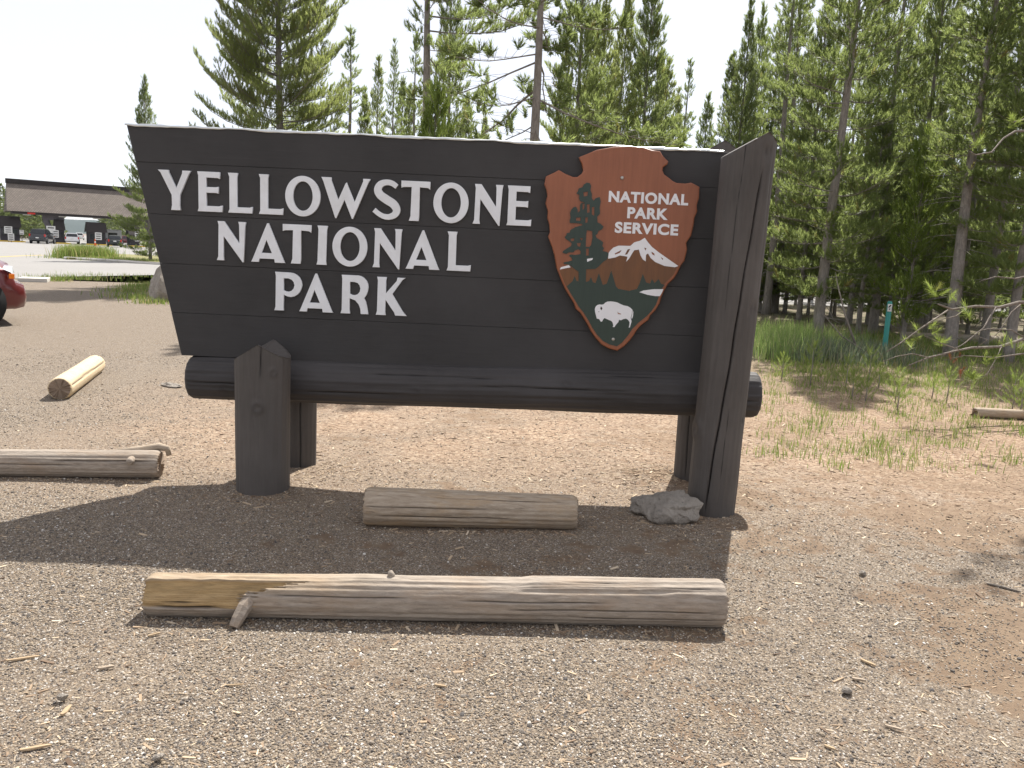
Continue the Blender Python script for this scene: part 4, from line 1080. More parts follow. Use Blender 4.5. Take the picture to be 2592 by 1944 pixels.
M['red_lamp'] = paint('red_lens', (0.55, 0.025, 0.015), 0.2, 0, 0.5)

RL, RR = at(32, 500, 112.0), at(364, 505, 121.0)
dirv = Vector((RR.x - RL.x, RR.y - RL.y, 0)).normalized(); LEN = 34.0
ang = math.atan2(dirv.y, dirv.x)
st_ = tag(empty('entrance_station', (RL.x, RL.y, 0), ang), 'wide entrance station with a huge brown shingled roof spanning the road', 'building')
z_ridge, z_eave = at(22, 449, 112).z, at(14, 533, 111).z
def roof_mesh():
    bm = bmesh.new(); uvl = bm.loops.layers.uv.new('UVMap')
    x0, x1 = -0.5, LEN; yf, yr, yb = -1.2, 3.4, 8.0
    P = [(x0 - 0.3, yf, z_eave), (x1 + 0.3, yf, z_eave), (x1, yr, z_ridge - 0.35), (x0, yr, z_ridge - 0.35), (x0 - 0.3, yb, z_eave), (x1 + 0.3, yb, z_eave)]
    v = [bm.verts.new(p) for p in P]
    for idx in ((0, 1, 2, 3), (5, 4, 3, 2), (4, 0, 3), (1, 5, 2), (1, 0, 4, 5)):
        bm.faces.new([v[i] for i in idx])
    bmesh.ops.recalc_face_normals(bm, faces=bm.faces)
    for f in bm.faces:
        for l in f.loops:
            c = l.vert.co
            l[uvl].uv = (c.x, math.hypot(c.y - yf, c.z - z_eave) if abs(f.normal.x) < 0.5 else c.z)
    me = bpy.data.meshes.new('roof'); bm.to_mesh(me); bm.free(); me.materials.append(M['shingle']); return me
rf_o = new_obj('roof', roof_mesh(), st_)
MB().box((LEN / 2 - 0.2, 3.4, z_ridge - 0.28), (LEN + 0.8, 0.9, 0.62)).build('ridge_cap', M['darkwood'], rf_o, bevel=0.03)
MB().box((LEN / 2, -1.0, z_eave - 0.17), (LEN + 0.4, 0.3, 0.32)).build('fascia', M['darkwood'], rf_o)
MB().box((LEN / 2, 3.3, z_eave - 0.12), (LEN, 8.2, 0.2)).build('soffit', M['darkwood'], rf_o)
for k in range(6):
    MB().box((1.5 + 4.2 * k, -0.6, z_eave - 0.40), (0.9, 0.25, 0.14)).build('soffit_lamp', M['sign_white'], st_)
MB().box((2.0, -1.17, z_eave - 0.20), (0.9, 0.05, 0.22)).build('lane_signal', M['red_lamp'], st_)
for xc in (4.7, 17.5, 30.0):
    c = MB()
    zz = z_eave - 0.25
    c.box((xc, 0.6, zz - 0.30), (2.6, 0.7, 0.75))
    c.tube([(xc - 0.95, 0.6, zz - 0.6), (xc - 0.25, 0.6, 1.2), (xc - 0.25, 0.6, -0.1)], [0.42, 0.40, 0.44], 10)
    c.tube([(xc + 0.95, 0.6, zz - 0.6), (xc + 0.25, 0.6, 1.2), (xc + 0.25, 0.6, -0.1)], [0.42, 0.40, 0.44], 10)
    c.build('column', M['stone_col'], st_)

def booth(px, w, zt, Y, label, dark='darkblue'):
    g = at(px, 600, Y)
    b = tag(empty('toll_booth', (g.x, Y, 0), ang), label, 'booth', 'toll booths under the roof')
    zr = zt * 0.56
    MB().box((0, 0, zr / 2), (w * 0.86, 2.2, zr)).build('booth_wall', M[dark], b, bevel=0.03)
    rm = MB(); d = 2.9
    rm.add([(-w / 2 - 0.05, -d / 2, zr), (w / 2 + 0.05, -d / 2, zr), (w / 2 + 0.05, d / 2, zr), (-w / 2 - 0.05, d / 2, zr), (-w / 2 + 0.06, -0.5, zt), (w / 2 - 0.06, -0.5, zt), (w / 2 - 0.06, 0.5, zt), (-w / 2 + 0.06, 0.5, zt)],
           [(3, 2, 1, 0), (4, 5, 6, 7), (0, 1, 5, 4), (1, 2, 6, 5), (2, 3, 7, 6), (3, 0, 4, 7)])
    rm.build('roof', M['darkwood'], b)
    for x in (-w * 0.2, w * 0.2):
        wo = MB().box((x, -1.11, zr * 0.66), (w * 0.28, 0.04, zr * 0.38)).build('window', M['glass'], b)
        MB().box((x, -1.14, zr * 0.66 - zr * 0.21), (w * 0.32, 0.06, 0.06)).build('sill', M['darkwood'], wo)
    MB().box((w * 0.43, 0.2, zr * 0.62), (0.05, 1.1, zr * 0.5)).build('window', M['glass'], b)
    MB().box((0, 0.0, 0.075), (w * 0.86 + 1.0, 5.5, 0.15)).build('plinth', M['concrete'], b, bevel=0.02)
    MB().box((0, -3.0, 0.08), (w * 0.86 + 1.02, 0.5, 0.162)).build('nosing', M['yellow_paint'], b, bevel=0.02)
    return b
booth(25, 2.55, at(25, 547, 112).z, 112, 'leftmost dark toll booth under the left end of the roof')
booth(150, 1.25, at(150, 556, 115).z, 115, 'narrow dark toll booth beside the forked column')
booth(243, 2.5, at(243, 563, 117).z, 117, 'square dark toll booth right of the white car')
booth(337, 1.5, at(337, 571, 119).z, 119, 'dark toll booth next to the roadside pine')

def board_sign(px, py, Y, w, h, label, lines=3, z0=None):
    g = at(px, py, Y)
    e = tag(empty('traffic_sign', (g.x, Y, 0), ang), label, 'sign')
    MB().box((0, 0, g.z), (w, 0.04, h)).build('panel', M['sign_white'], e, bevel=0.008)
    for k in range(lines):
        MB().box((0, -0.024, g.z + h * (0.30 - 0.6 * k / max(lines - 1, 1))), (w * 0.7, 0.008, h * 0.11)).build('print_line', M['darkwood'], e)
    MB().tube([(0, 0.04, 0), (0, 0.04, g.z)], 0.04, 6).build('post', M['darkwood'], e)
board_sign(21, 582, 108, 0.9, 0.9, 'white fee sign in front of the leftmost booth')
board_sign(28, 600, 106.5, 0.7, 0.9, 'low white sign standing before the leftmost booth')
board_sign(129, 584, 112, 1.05, 1.25, 'plain white board on the forked column', 2)
board_sign(141, 592, 109, 0.7, 0.95, 'white sign right of the black car')
board_sign(249, 598, 110, 0.8, 0.95, 'white sign in front of the square booth')
board_sign(347, 597, 113, 0.55, 1.5, 'tall white sign beside the roadside pine', 4)
board_sign(55, 588, 111, 0.5, 0.6, 'small white sign right of the leftmost booth', 2)
def cone(px, py, label):
    g = gnd(px, py)
    e = tag(empty('traffic_cone', (g.x, g.y, 0)), label, 'cone', 'traffic cones by the booths')
    MB().box((0, 0, 0.02), (0.42, 0.42, 0.04)).build('base', M['orange'], e)
    MB().lathe([(0.15, 0.04), (0.10, 0.36), (0.09, 0.42)], 12).build('cone_lower', M['orange'], e, True)
    MB().lathe([(0.10, 0.42), (0.085, 0.58)], 12).build('reflective_band', M['white_paint'], e, True)
    MB().lathe([(0.085, 0.58), (0.055, 0.86), (0.03, 0.9)], 12).build('cone_tip', M['orange'], e, True)
cone(7, 609, 'orange and white cone before the leftmost booth')
cone(241, 623, 'orange and white cone before the square booth')

# ------------------------------------------------------------------ vehicles
def car(name, loc, rz, paintm, label, L=4.6, W=1.84, Hh=1.55, suv=True, glass=None, cat='car'):
    """nose towards +x; parts: body, cabin, windows, wheels, lamps, bumpers, plate"""
    e = tag(empty(name, loc, rz), label, cat)
    w = W / 2; hood = 0.66 * Hh if suv else 0.60 * Hh; belt = 0.62 * Hh
    f = L / 2
    # stations of the lower body: x, half width, bottom, shoulder, crown
    ST = [(-f, w * 0.80, 0.42, 0.78, 0.80), (-f + 0.06, w * 0.92, 0.33, belt - 0.03, belt), (-f + 0.5, w, 0.27, belt, belt + 0.02), (-0.2 * L, w, 0.25, belt, belt + 0.02), (0.12 * L, w, 0.25, belt, belt + 0.02),
          (0.22 * L, w, 0.25, belt - 0.01, hood + 0.03), (f - 0.72, w, 0.26, hood - 0.10, hood), (f - 0.34, w * 0.97, 0.27, hood - 0.15, hood - 0.035), (f - 0.16, w * 0.90, 0.27, hood - 0.24, hood - 0.11), (f - 0.10, w * 0.88, 0.27, 0.70, 0.73), (f + 0.02, w * 0.80, 0.30, 0.66, 0.68), (f + 0.06, w * 0.70, 0.36, 0.55, 0.56)]
    V = []; F = []
    for (x, hw, zb, zs, zc) in ST:
        ring = [(-hw * 0.86, zb), (-hw * 0.97, zb + 0.10), (-hw, (zb + zs) / 2), (-hw * 0.97, zs - 0.05), (-hw * 0.90, zs), (-hw * 0.5, zc), (0, zc + 0.012)]
        ring = ring + [(-y, z) for y, z in ring[-2::-1]]
        V += [(x, y, z) for y, z in ring]
    n = 13
    for i in range(len(ST) - 1):
        for j in range(n):
            F.append((i * n + j, i * n + (j + 1) % n, (i + 1) * n + (j + 1) % n, (i + 1) * n + j))
    F.append(tuple(range(n - 1, -1, -1))); F.append(tuple((len(ST) - 1) * n + j for j in range(n)))
    body = MB().add(V, F).build('body', paintm, e, True)
    # cabin
    xr0, xr1 = (-f + 0.12, -f + 0.40) if suv else (-f + 0.75, -0.22 * L)
    xf1, xf0 = 0.04 * L, 0.21 * L
    C = [(xr0, w * 0.90, belt), (xr1, w * 0.74, Hh - 0.04), ((xr1 + xf1) / 2, w * 0.76, Hh), (xf1, w * 0.72, Hh - 0.05), (xf0, w * 0.86, belt + 0.03)]
    V = []; F = []
    for (x, hw, zt) in C:
        V += [(x, -w * 0.93, belt - 0.02), (x, -hw, zt), (x, 0, zt + 0.02 if zt > belt + 0.1 else zt), (x, hw, zt), (x, w * 0.93, belt - 0.02)]
    for i in range(4):
        for j in range(4): F.append((i * 5 + j, i * 5 + j + 1, i * 5 + j + 6, i * 5 + j + 5))
    F += [(4, 3, 2, 1, 0), (20, 21, 22, 23, 24)]
    MB().add(V, F).build('cabin', paintm, e, False, 0.03)
    gm = glass or M['glass']
    def pane(pts, name='window'): return MB().add(pts, [tuple(range(len(pts)))]).build(name, gm, e)
    def lerp(a, b, t): return tuple(a[i] + (b[i] - a[i]) * t for i in range(3))
    for sg in (-1, 1):
        def sidep(x, t):      # point on the cabin flank, t = 0 at the belt, 1 at the roof
            return (x, sg * (w * 0.945 - (w * 0.945 - w * 0.775) * t + 0.006), belt + (Hh - 0.05 - belt) * t)
        segs = [(xr1 - 0.10, xr1 + 0.10, (xr1 + xf1) / 2 - 0.06, (xr1 + xf1) / 2 - 0.06), ((xr1 + xf1) / 2 + 0.04, (xr1 + xf1) / 2 + 0.04, xf1 - 0.06, xf0 - 0.28)]
        a = segs[0]; pane([sidep(a[0], 0.12), sidep(a[2], 0.12), sidep(a[3], 0.86), sidep(a[1], 0.86)])
        a = segs[1]; pane([sidep(a[0], 0.12), sidep(a[3], 0.12), sidep(a[2], 0.86), sidep(a[1], 0.86)])
        MB().box((xf0 - 0.32, sg * (w + 0.06), belt + 0.10), (0.12, 0.16, 0.13)).build('mirror', paintm, e, True, 0.02)
    def slope(x0, z0, x1, z1, hw0, hw1, t0, t1, off):
        nx_, nz_ = -(z1 - z0), (x1 - x0); l = math.hypot(nx_, nz_); nx_, nz_ = nx_ / l * off, nz_ / l * off
        out = []
        for t, s_ in ((t0, -1), (t0, 1), (t1, 1), (t1, -1)):
            out.append((x0 + (x1 - x0) * t + nx_, s_ * (hw0 + (hw1 - hw0) * t) * 0.88, z0 + (z1 - z0) * t + nz_))
        return out
    pane(slope(xr0, belt, xr1, Hh - 0.04, w * 0.90, w * 0.74, 0.12, 0.88, 0.012), 'rear_window')
    pane(slope(xf0, belt + 0.03, xf1, Hh - 0.05, w * 0.86, w * 0.72, 0.08, 0.92, -0.012), 'windscreen')
    # wheels
    wr = 0.355 if suv else 0.32
    for x in (-f + 0.85, f - 0.70):
        for sg in (-1, 1):
            MB().lathe([(wr + 0.09, 0.0), (wr + 0.09, 0.05), (wr - 0.1, 0.05)], 24, (x, sg * (w - 0.035) - 0.025, wr + 0.02), 'y').build('wheel_arch', M['tyre'], e, True)
            we = MB().lathe([(wr * 0.62, -0.11), (wr * 0.92, -0.11), (wr, -0.07), (wr, 0.07), (wr * 0.92, 0.11), (wr * 0.62, 0.11)], 28, (x, sg * (w - 0.06), wr), 'y').build('wheel', M['tyre'], e, True)
            rim = MB(); yo = sg * (w + 0.045)
            rim.lathe([(wr * 0.60, -0.012), (wr * 0.60, 0.012), (wr * 0.2, 0.02)], 20, (x, yo, wr), 'y')
            for k in range(5):
                a = 2 * math.pi * k / 5
                rim.box((x + math.cos(a) * wr * 0.38, yo + sg * 0.018, wr + math.sin(a) * wr * 0.38), (0.05, 0.02, wr * 0.4), 0, 0)
            rim.build('rim', M['rim'], we)
    for sg in (-1, 1):
        h = MB().add([(f - 0.30, sg * w * 0.985, hood - 0.18), (f - 0.15, sg * w * 0.915, hood - 0.25), (f - 0.085, sg * w * 0.60, hood - 0.26), (f - 0.115, sg * w * 0.60, hood - 0.15), (f - 0.26, sg * w * 0.90, hood - 0.13)],
                 [(0, 1, 2, 3, 4)] if sg < 0 else [(4, 3, 2, 1, 0)]).build('headlight', M['lamp'], e)
        MB().box((f - 0.165, sg * w * 0.93, hood - 0.30), (0.08, 0.04, 0.08), 0).build('turn_lamp', M['amber'], e, False, 0.01)
        MB().box((-f + 0.05, sg * w * 0.86, belt - 0.10), (0.10, 0.16, 0.30)).build('tail_light', M['red_lamp'], e, False, 0.015)
    MB().box((-f + 0.0, 0, 0.50), (0.14, W * 0.90, 0.20)).build('rear_bumper', paintm, e, True, 0.03)
    MB().box((-f - 0.015, 0, 0.74), (0.03, 0.34, 0.13)).build('licence_plate', M['white_paint'], e)
    return e
M['tyre'] = paint('tyre_rubber', (0.022, 0.022, 0.023), 0.85, 0, 0.2, 0.2, 8)
M['rim'] = paint('wheel_rim', (0.45, 0.45, 0.46), 0.3, 0.8)
M['lamp'] = paint('lamp_glass', (0.72, 0.74, 0.78), 0.08, 0.3, 0.6)
M['amber'] = paint('amber_lens', (0.80, 0.20, 0.01), 0.2)
M['car_red'] = paint('red_car_paint', (0.115, 0.008, 0.011), 0.3, 0.1, 0.5, 0.05, 1, 0.8)
M['car_black'] = paint('black_car_paint', (0.012, 0.013, 0.016), 0.25, 0.1, 0.5, 0.05, 1, 0.8)
M['car_white'] = paint('white_car_paint', (0.78, 0.78, 0.77), 0.3, 0, 0.5, 0.03, 1, 0.8)
M['car_green'] = paint('dark_green_car_paint', (0.022, 0.030, 0.026), 0.5, 0, 0.4, 0.2, 2, 0.2)
p = at(54, 745, 13.7); ch_ = rad(38); q = Matrix.Rotation(ch_, 2) @ Vector((2.28, -0.70))
car('parked_car', (p.x - q.x, p.y - q.y, 0), ch_, M['car_red'], 'dark red car nose at the left edge of the photo', L=4.6, W=1.86, Hh=1.68)
hd = math.atan2(1.0, -0.52)
p = gnd(108, 617.5); car('travelling_car', (p.x * (p.y + 2) / p.y, p.y + 2, 0), hd - 0.20, M['car_black'], 'black sport utility car with red tail lights nearing the booths', L=4.8, W=1.95, Hh=1.85)
p = gnd(181, 618); car('travelling_car', (p.x * (p.y + 2) / p.y, p.y + 2, 0), hd + 0.05, M['car_white'], 'white car with red tail lights right of the black car', L=4.5, W=1.82, Hh=1.5)
p = gnd(290, 626); car('travelling_car', (p.x * (p.y + 2) / p.y, p.y + 2, 0), hd, M['car_green'], 'low dark green vehicle right of the square booth', L=3.6, W=1.6, Hh=1.45)
p = gnd(210, 606.5); car('travelling_car', (-0.5235 * 190, 190, 0), hd, M['car_white'], 'small far white car beyond the booths', L=4.5, W=1.8, Hh=1.6)
p = gnd(319, 619); car('travelling_car', (p.x * (p.y + 1.0) / p.y, p.y + 1.0, 0), hd - 1.1, M['car_red'], 'small red car behind the dark green vehicle', L=4.2, W=1.7, Hh=1.45, suv=False)
# white camper trailer behind the dark green vehicle
g = at(284, 600, 124.0)
cv = tag(empty('camper_van', (g.x, 124.0, 0), hd), 'white box shaped camper behind the dark green vehicle', 'camper')
MB().box((0, 0, 1.30), (6.2, 2.3, 1.9)).build('body', M['car_white'], cv, False, 0.12)
MB().box((3.5, 0, 0.85), (1.6, 2.0, 1.0)).build('cab', M['car_white'], cv, False, 0.15)
MB().box((-3.105, 0, 1.5), (0.03, 1.2, 0.6)).build('rear_window', M['glass'], cv)
for sg in (-1, 1):
    MB().box((-3.11, sg * 0.95, 0.75), (0.03, 0.18, 0.3)).build('tail_light', M['red_lamp'], cv)
    MB().box((0.6, sg * 1.155, 1.6), (1.2, 0.03, 0.5)).build('window', M['glass'], cv)
    for x in (-1.9, 3.3):
        MB().lathe([(0.2, -0.11), (0.36, -0.1), (0.38, 0), (0.36, 0.1), (0.2, 0.11)], 20, (x, sg * 0.98, 0.38), 'y').build('wheel', M['tyre'], cv, True)
# ------------------------------------------------------------------ ground cover
def scatter(name, P, Rt, S, prim, mat, label):
    me = bpy.data.meshes.new(name); n = len(P)
    me.vertices.add(n); me.vertices.foreach_set('co', np.asarray(P, np.float32).reshape(-1))
    for k, a in (('rot', Rt), ('scl', S)):
        t = me.attributes.new(k, 'FLOAT_VECTOR', 'POINT'); t.data.foreach_set('vector', np.asarray(a, np.float32).reshape(-1))
    me.materials.append(mat)
    o = new_obj(name, me)
    ng = bpy.data.node_groups.new(name, 'GeometryNodeTree')
    ng.interface.new_socket('Geometry', in_out='INPUT', socket_type='NodeSocketGeometry')
    ng.interface.new_socket('Geometry', in_out='OUTPUT', socket_type='NodeSocketGeometry')
    N, L = ng.nodes, ng.links
    gi = N.new('NodeGroupInput'); go = N.new('NodeGroupOutput')
    mp = N.new('GeometryNodeMeshToPoints'); L.new(gi.outputs[0], mp.inputs['Mesh'])
    ip = N.new('GeometryNodeInstanceOnPoints'); L.new(mp.outputs[0], ip.inputs['Points'])
    if prim == 'stone':
        pr = N.new('GeometryNodeMeshIcoSphere'); pr.inputs['Radius'].default_value = 0.5; pr.inputs['Subdivisions'].default_value = 1
    else:
        pr = N.new('GeometryNodeMeshCube'); pr.inputs['Size'].default_value = (1, 1, 1)
    sm = N.new('GeometryNodeSetMaterial'); sm.inputs['Material'].default_value = mat
    L.new(pr.outputs[0], sm.inputs['Geometry']); L.new(sm.outputs[0], ip.inputs['Instance'])
    for k, sock in (('rot', 'Rotation'), ('scl', 'Scale')):
        na = N.new('GeometryNodeInputNamedAttribute'); na.data_type = 'FLOAT_VECTOR'; na.inputs['Name'].default_value = k
        if k == 'rot':
            er = N.new('FunctionNodeEulerToRotation'); L.new(na.outputs['Attribute'], er.inputs[0]); L.new(er.outputs[0], ip.inputs[sock])
        else: L.new(na.outputs['Attribute'], ip.inputs[sock])
    L.new(ip.outputs[0], go.inputs[0])
    md = o.modifiers.new('scatter', 'NODES'); md.node_group = ng
    return tag(o, label, 'ground cover', None, 'stuff')

def field(n, y0, y1, seed, mask=None, power=2.0, margin=1.25):
    """random ground points, thinning with distance, a little wider than the view"""
    r = np.random.default_rng(seed); out = []
    got = 0
    while got < n:
        u = r.uniform(0, 1, n)
        y = 1.0 / (1 / y0 + (1 / y1 - 1 / y0) * u) if power == 2.0 else y0 * (y1 / y0) ** u
        x = r.uniform(-1, 1, n) * (0.66 * y + 0.5) * margin
        m = np.ones(n, bool) if mask is None else r.uniform(0, 1, n) < mask(x, y)
        p = np.stack([x, y], 1)[m]; out.append(p); got += len(p)
    return np.concatenate(out)[:n], r
def lumpy(x, y, s, k=0.0):
    return 0.5 + 0.25 * (np.sin(x * 1.7 * s + 1.3 * np.sin(y * 1.1 * s + k)) + np.sin(y * 2.1 * s + 1.7 * np.sin(x * 0.9 * s + 2 + k)))
def m_scatter(name, stops, rough=0.85):
    t = NT(name); c = t.ramp(t.objrand(), stops, 'CONSTANT' if False else 'LINEAR')
    return t.done(c, rough, 0, 0.25)
M['pebble'] = m_scatter('pebbles', [(0.0, (0.085, 0.078, 0.074)), (0.25, (0.15, 0.131, 0.112)), (0.5, (0.225, 0.186, 0.142)), (0.75, (0.30, 0.238, 0.165)), (0.93, (0.40, 0.355, 0.295)), (1.0, (0.62, 0.60, 0.56))])
M['chip'] = m_scatter('wood_chips', [(0.0, (0.11, 0.075, 0.052)), (0.3, (0.22, 0.155, 0.105)), (0.6, (0.34, 0.25, 0.165)), (0.85, (0.47, 0.37, 0.255)), (1.0, (0.62, 0.52, 0.39))])
def stone_mask(x, y):
    m = 0.16 + 0.84 * np.clip((0.6 * lumpy(x, y, 1.0) + 0.4 * lumpy(x, y, 2.7, 2.0) - 0.32) / 0.3, 0, 1)
    m = m * np.clip(0.75 - 0.11 * x, 0.25, 1.0)
    mul = np.clip((x + 3.5) / 1.5, 0, 1) * np.clip((y - 4.6) / 1.2, 0, 1)
    return m * (1 - 0.75 * mul)
P, r = field(190000, 1.7, 11.0, 201, stone_mask)
n = len(P); sz = r.lognormal(math.log(0.0054), 0.38, n); sz = np.clip(sz, 0.003, 0.018) * (0.8 + 0.06 * P[:, 1])
S = np.stack([sz * r.uniform(0.8, 1.5, n), sz * r.uniform(0.8, 1.2, n), sz * r.uniform(0.45, 0.8, n)], 1)
PZ = np.stack([P[:, 0], P[:, 1], gh(P[:, 0], P[:, 1]) + S[:, 2] * 0.25], 1)
scatter('gravel', PZ, np.stack([r.uniform(-0.4, 0.4, n), r.uniform(-0.4, 0.4, n), r.uniform(0, 6.28, n)], 1), S, 'stone', M['pebble'], 'loose grey and tan gravel spread over the ground')
def chip_mask(x, y):
    m = 0.12 + 0.5 * lumpy(x + 3, y, 0.8, 1.0) * np.clip(0.55 + 0.15 * x, 0.2, 1)
    mul = np.clip((x + 3.2) / 1.5, 0, 1) * np.clip((y - 4.3) / 1.2, 0, 1)
    return np.clip(m * 0.55 + mul * 0.9, 0, 1)
P, r = field(34000, 1.7, 15.0, 202, chip_mask)
bank = []                                   # chips drifted against the posts, the rock and the logs
for (cx, cy, sx, sy, k) in ((-1.53, 4.90, 0.22, 0.10, 260), (1.29, 4.93, 0.22, 0.10, 320), (1.15, 5.72, 0.32, 0.22, 900), (-1.47, 5.45, 0.25, 0.16, 420), (0.98, 4.70, 0.25, 0.10, 260)):
    bank.append(np.stack([r.normal(cx, sx, k), r.normal(cy, sy, k)], 1))
for (x0, y0, x1, y1, k) in ((-1.45, 3.15, 0.95, 3.29, 420), (-1.45, 3.40, 0.95, 3.53, 420), (-0.8, 4.40, 0.4, 4.48, 300), (-0.8, 4.65, 0.4, 4.72, 300), (-4.2, 4.93, -2.3, 5.15, 260)):
    q = r.uniform(0, 1, k); bank.append(np.stack([x0 + (x1 - x0) * q, y0 + (y1 - y0) * q + r.normal(0, 0.022, k)], 1))
P = np.concatenate([P] + bank)
n = len(P); ln = np.clip(r.lognormal(math.log(0.0125), 0.55, n), 0.005, 0.06) * (0.85 + 0.045 * P[:, 1])
S = np.stack([ln, np.clip(ln * r.uniform(0.09, 0.30, n), 0.002, 0.012), np.clip(ln * 0.09, 0.0018, 0.006)], 1)
PZ = np.stack([P[:, 0], P[:, 1], gh(P[:, 0], P[:, 1]) + S[:, 2] * 0.2 + 0.001], 1)
scatter('wood_chips', PZ, np.stack([r.normal(0, 0.14, n), r.normal(0, 0.14, n), r.uniform(0, 6.28, n)], 1), S, 'chip', M['chip'], 'scattered wood chips and splinters on the ground')

M['straw'] = paint('straw_wood', (0.40, 0.30, 0.19), 0.85, 0, 0.2, 0.3, 30)
# single larger sticks, chips and stones that stand out
def stick(px, py, length, r_, rz, label, mat='log_yellow', name='stick', bend=0.15):
    g = gnd(px, py); d = Vector((math.cos(rz), math.sin(rz), 0)); s_ = Vector((-d.y, d.x, 0))
    pts = [Vector((0, 0, r_ * 0.9)) + d * length * t + s_ * length * bend * math.sin(3 * t + 1) * 0.3 for t in (-0.5, -0.2, 0.1, 0.35, 0.5)]
    mb = MB(); mb.tube(pts, [r_ * 0.7, r_, r_ * 0.95, r_ * 0.8, r_ * 0.4], 7)
    o = mb.build(name, M[mat], None, True, loc=(g.x, g.y, float(gh(g.x, g.y))))
    return tag(o, label, name.replace('_', ' '))
def splinter(px, py, length, w, rz, label, mat='straw'):
    g = gnd(px, py); t = w * 0.35
    length *= 0.8; w *= 0.62
    prof = [(-0.5, 0.1), (-0.38, 0.42), (0.1, 0.5), (0.4, 0.3), (0.5, 0.05), (0.3, -0.35), (-0.2, -0.5), (-0.45, -0.3)]
    V = [(x * length, y * w, z + 0.004 * math.sin(5 * x)) for z in (0.002, t) for x, y in prof]; k = len(prof)
    F = [tuple(range(k - 1, -1, -1)), tuple(range(k, 2 * k))] + [(i, (i + 1) % k, k + (i + 1) % k, k + i) for i in range(k)]
    o = MB().add(V, F).build('wood_splinter', M[mat], loc=(g.x, g.y, float(gh(g.x, g.y)) + 0.004)); o.rotation_euler = (0.05, 0.08, rz)
    return tag(o, label, 'wood splinter')
stick(2540, 1490, 0.15, 0.007, -0.75, 'thin tan stick on the ground at the right edge', 'twig')
splinter(2197, 1678, 0.085, 0.022, -1.0, 'pale split wood piece right of the long log')
splinter(2172, 1722, 0.06, 0.022, -0.5, 'brown bark piece below the pale split wood', 'log_warm')
splinter(58, 1665, 0.14, 0.018, 0.45, 'long pale splinter at the left edge of the foreground')
splinter(168, 1800, 0.07, 0.026, 1.5, 'upright pale splinter in the left foreground')
splinter(90, 1893, 0.11, 0.020, 0.4, 'tan splinter near the lower left corner')
splinter(390, 1610, 0.06, 0.016, 0.5, 'small pale splinter below the split log end')
splinter(268, 1692, 0.07, 0.022, 0.3, 'brown splinter left below the split log end', 'log_warm')
splinter(2260, 1845, 0.07, 0.020, -0.6, 'dark splinter in the right foreground', 'log_warm')
splinter(2100, 1895, 0.05, 0.018, -0.9, 'tan splinter near the bottom right of centre')
splinter(595, 1740, 0.08, 0.012, 0.1, 'thin straw coloured splinter below the long log')
splinter(1115, 1745, 0.06, 0.016, -0.4, 'small splinter below the middle of the long log')
rock('stone', (gnd(157, 1772).x, gnd(157, 1772).y, 0.012), (0.020, 0.015, 0.014), 41, 'pale pebble in the left foreground', 0.3, sub=2)
rock('stone', (gnd(402, 1925).x, gnd(402, 1925).y, 0.012), (0.02, 0.016, 0.012), 42, 'dark stone at the bottom edge of the photo', 0.9, sub=2)
rock('stone', (gnd(2183, 1456).x, gnd(2183, 1456).y, 0.012), (0.022, 0.02, 0.016), 43, 'small dark stone right of the long log', 0.2, sub=2)
rock('stone', (gnd(2142, 1755).x, gnd(2142, 1755).y, 0.012), (0.022, 0.018, 0.016), 44, 'small dark round stone in the right foreground', 0.2, sub=2)

# ------------------------------------------------------------------ grass
def m_grass(name, a, b, dry):
    t = NT(name); rnd = t.attr('tint')
    c = t.mix(t.ramp(rnd, [(0.0, 0.0), (0.8, 1.0)]), a, b)
    c = t.mix(t.ramp(rnd, [(0.8, 0.0), (0.84, 0.85)]), c, dry)
    t.l.new(c, t.p.inputs['Base Color']); t.p.inputs['Roughness'].default_value = 0.6; t.p.inputs['Specular IOR Level'].default_value = 0.3
    tr = t.n.new('ShaderNodeBsdfTranslucent'); t.l.new(c, tr.inputs['Color'])
    ms = t.n.new('ShaderNodeMixShader'); ms.inputs[0].default_value = 0.45
    t.l.new(t.p.outputs[0], ms.inputs[1]); t.l.new(tr.outputs[0], ms.inputs[2]); t.l.new(ms.outputs[0], t.out.inputs[0])
    return t.m
M['grass'] = m_grass('meadow_grass', (0.13, 0.19, 0.04), (0.25, 0.32, 0.08), (0.45, 0.37, 0.19))
M['grass_lush'] = m_grass('lush_grass', (0.16, 0.25, 0.06), (0.30, 0.40, 0.13), (0.45, 0.46, 0.22))
M['sage'] = m_grass('grey_green_herbs', (0.11, 0.15, 0.09), (0.21, 0.25, 0.16), (0.33, 0.30, 0.2))
def grass(name, XY, hh, ww, seed, mat, label, lean=0.35, cat='grass'):
    r = np.random.default_rng(seed); n = len(XY)
    z = gh(XY[:, 0], XY[:, 1]); h = hh * r.uniform(0.5, 1.2, n); az = r.uniform(0, 6.28, n)
    P = np.stack([XY[:, 0], XY[:, 1], z - 0.01], 1)
    sd = np.stack([np.cos(az), np.sin(az), np.zeros(n)], 1) * (ww * r.uniform(0.7, 1.3, n) / 2)[:, None]
    la = r.uniform(0, 6.28, n); ld = np.stack([np.cos(la), np.sin(la), np.zeros(n)], 1) * (h * lean * r.uniform(0.2, 1.3, n))[:, None]
    up = np.stack([np.zeros(n), np.zeros(n), h], 1)
    V = np.stack([P - sd, P + sd, P + up * 0.55 + ld * 0.35 + sd * 0.7, P + up * 0.55 + ld * 0.35 - sd * 0.7, P + up + ld], 1).reshape(-1, 3)
    b = np.arange(n)[:, None] * 5
    Q = np.concatenate([b, b + 1, b + 2, b + 3], 1); T = np.concatenate([b + 3, b + 2, b + 4], 1)
    o = new_obj(name, npmesh(name, V, [Q, T], M[mat], False, None, {'tint': np.repeat(r.uniform(0, 1, n), 5)}))
    return tag(o, label, cat, None, 'stuff')
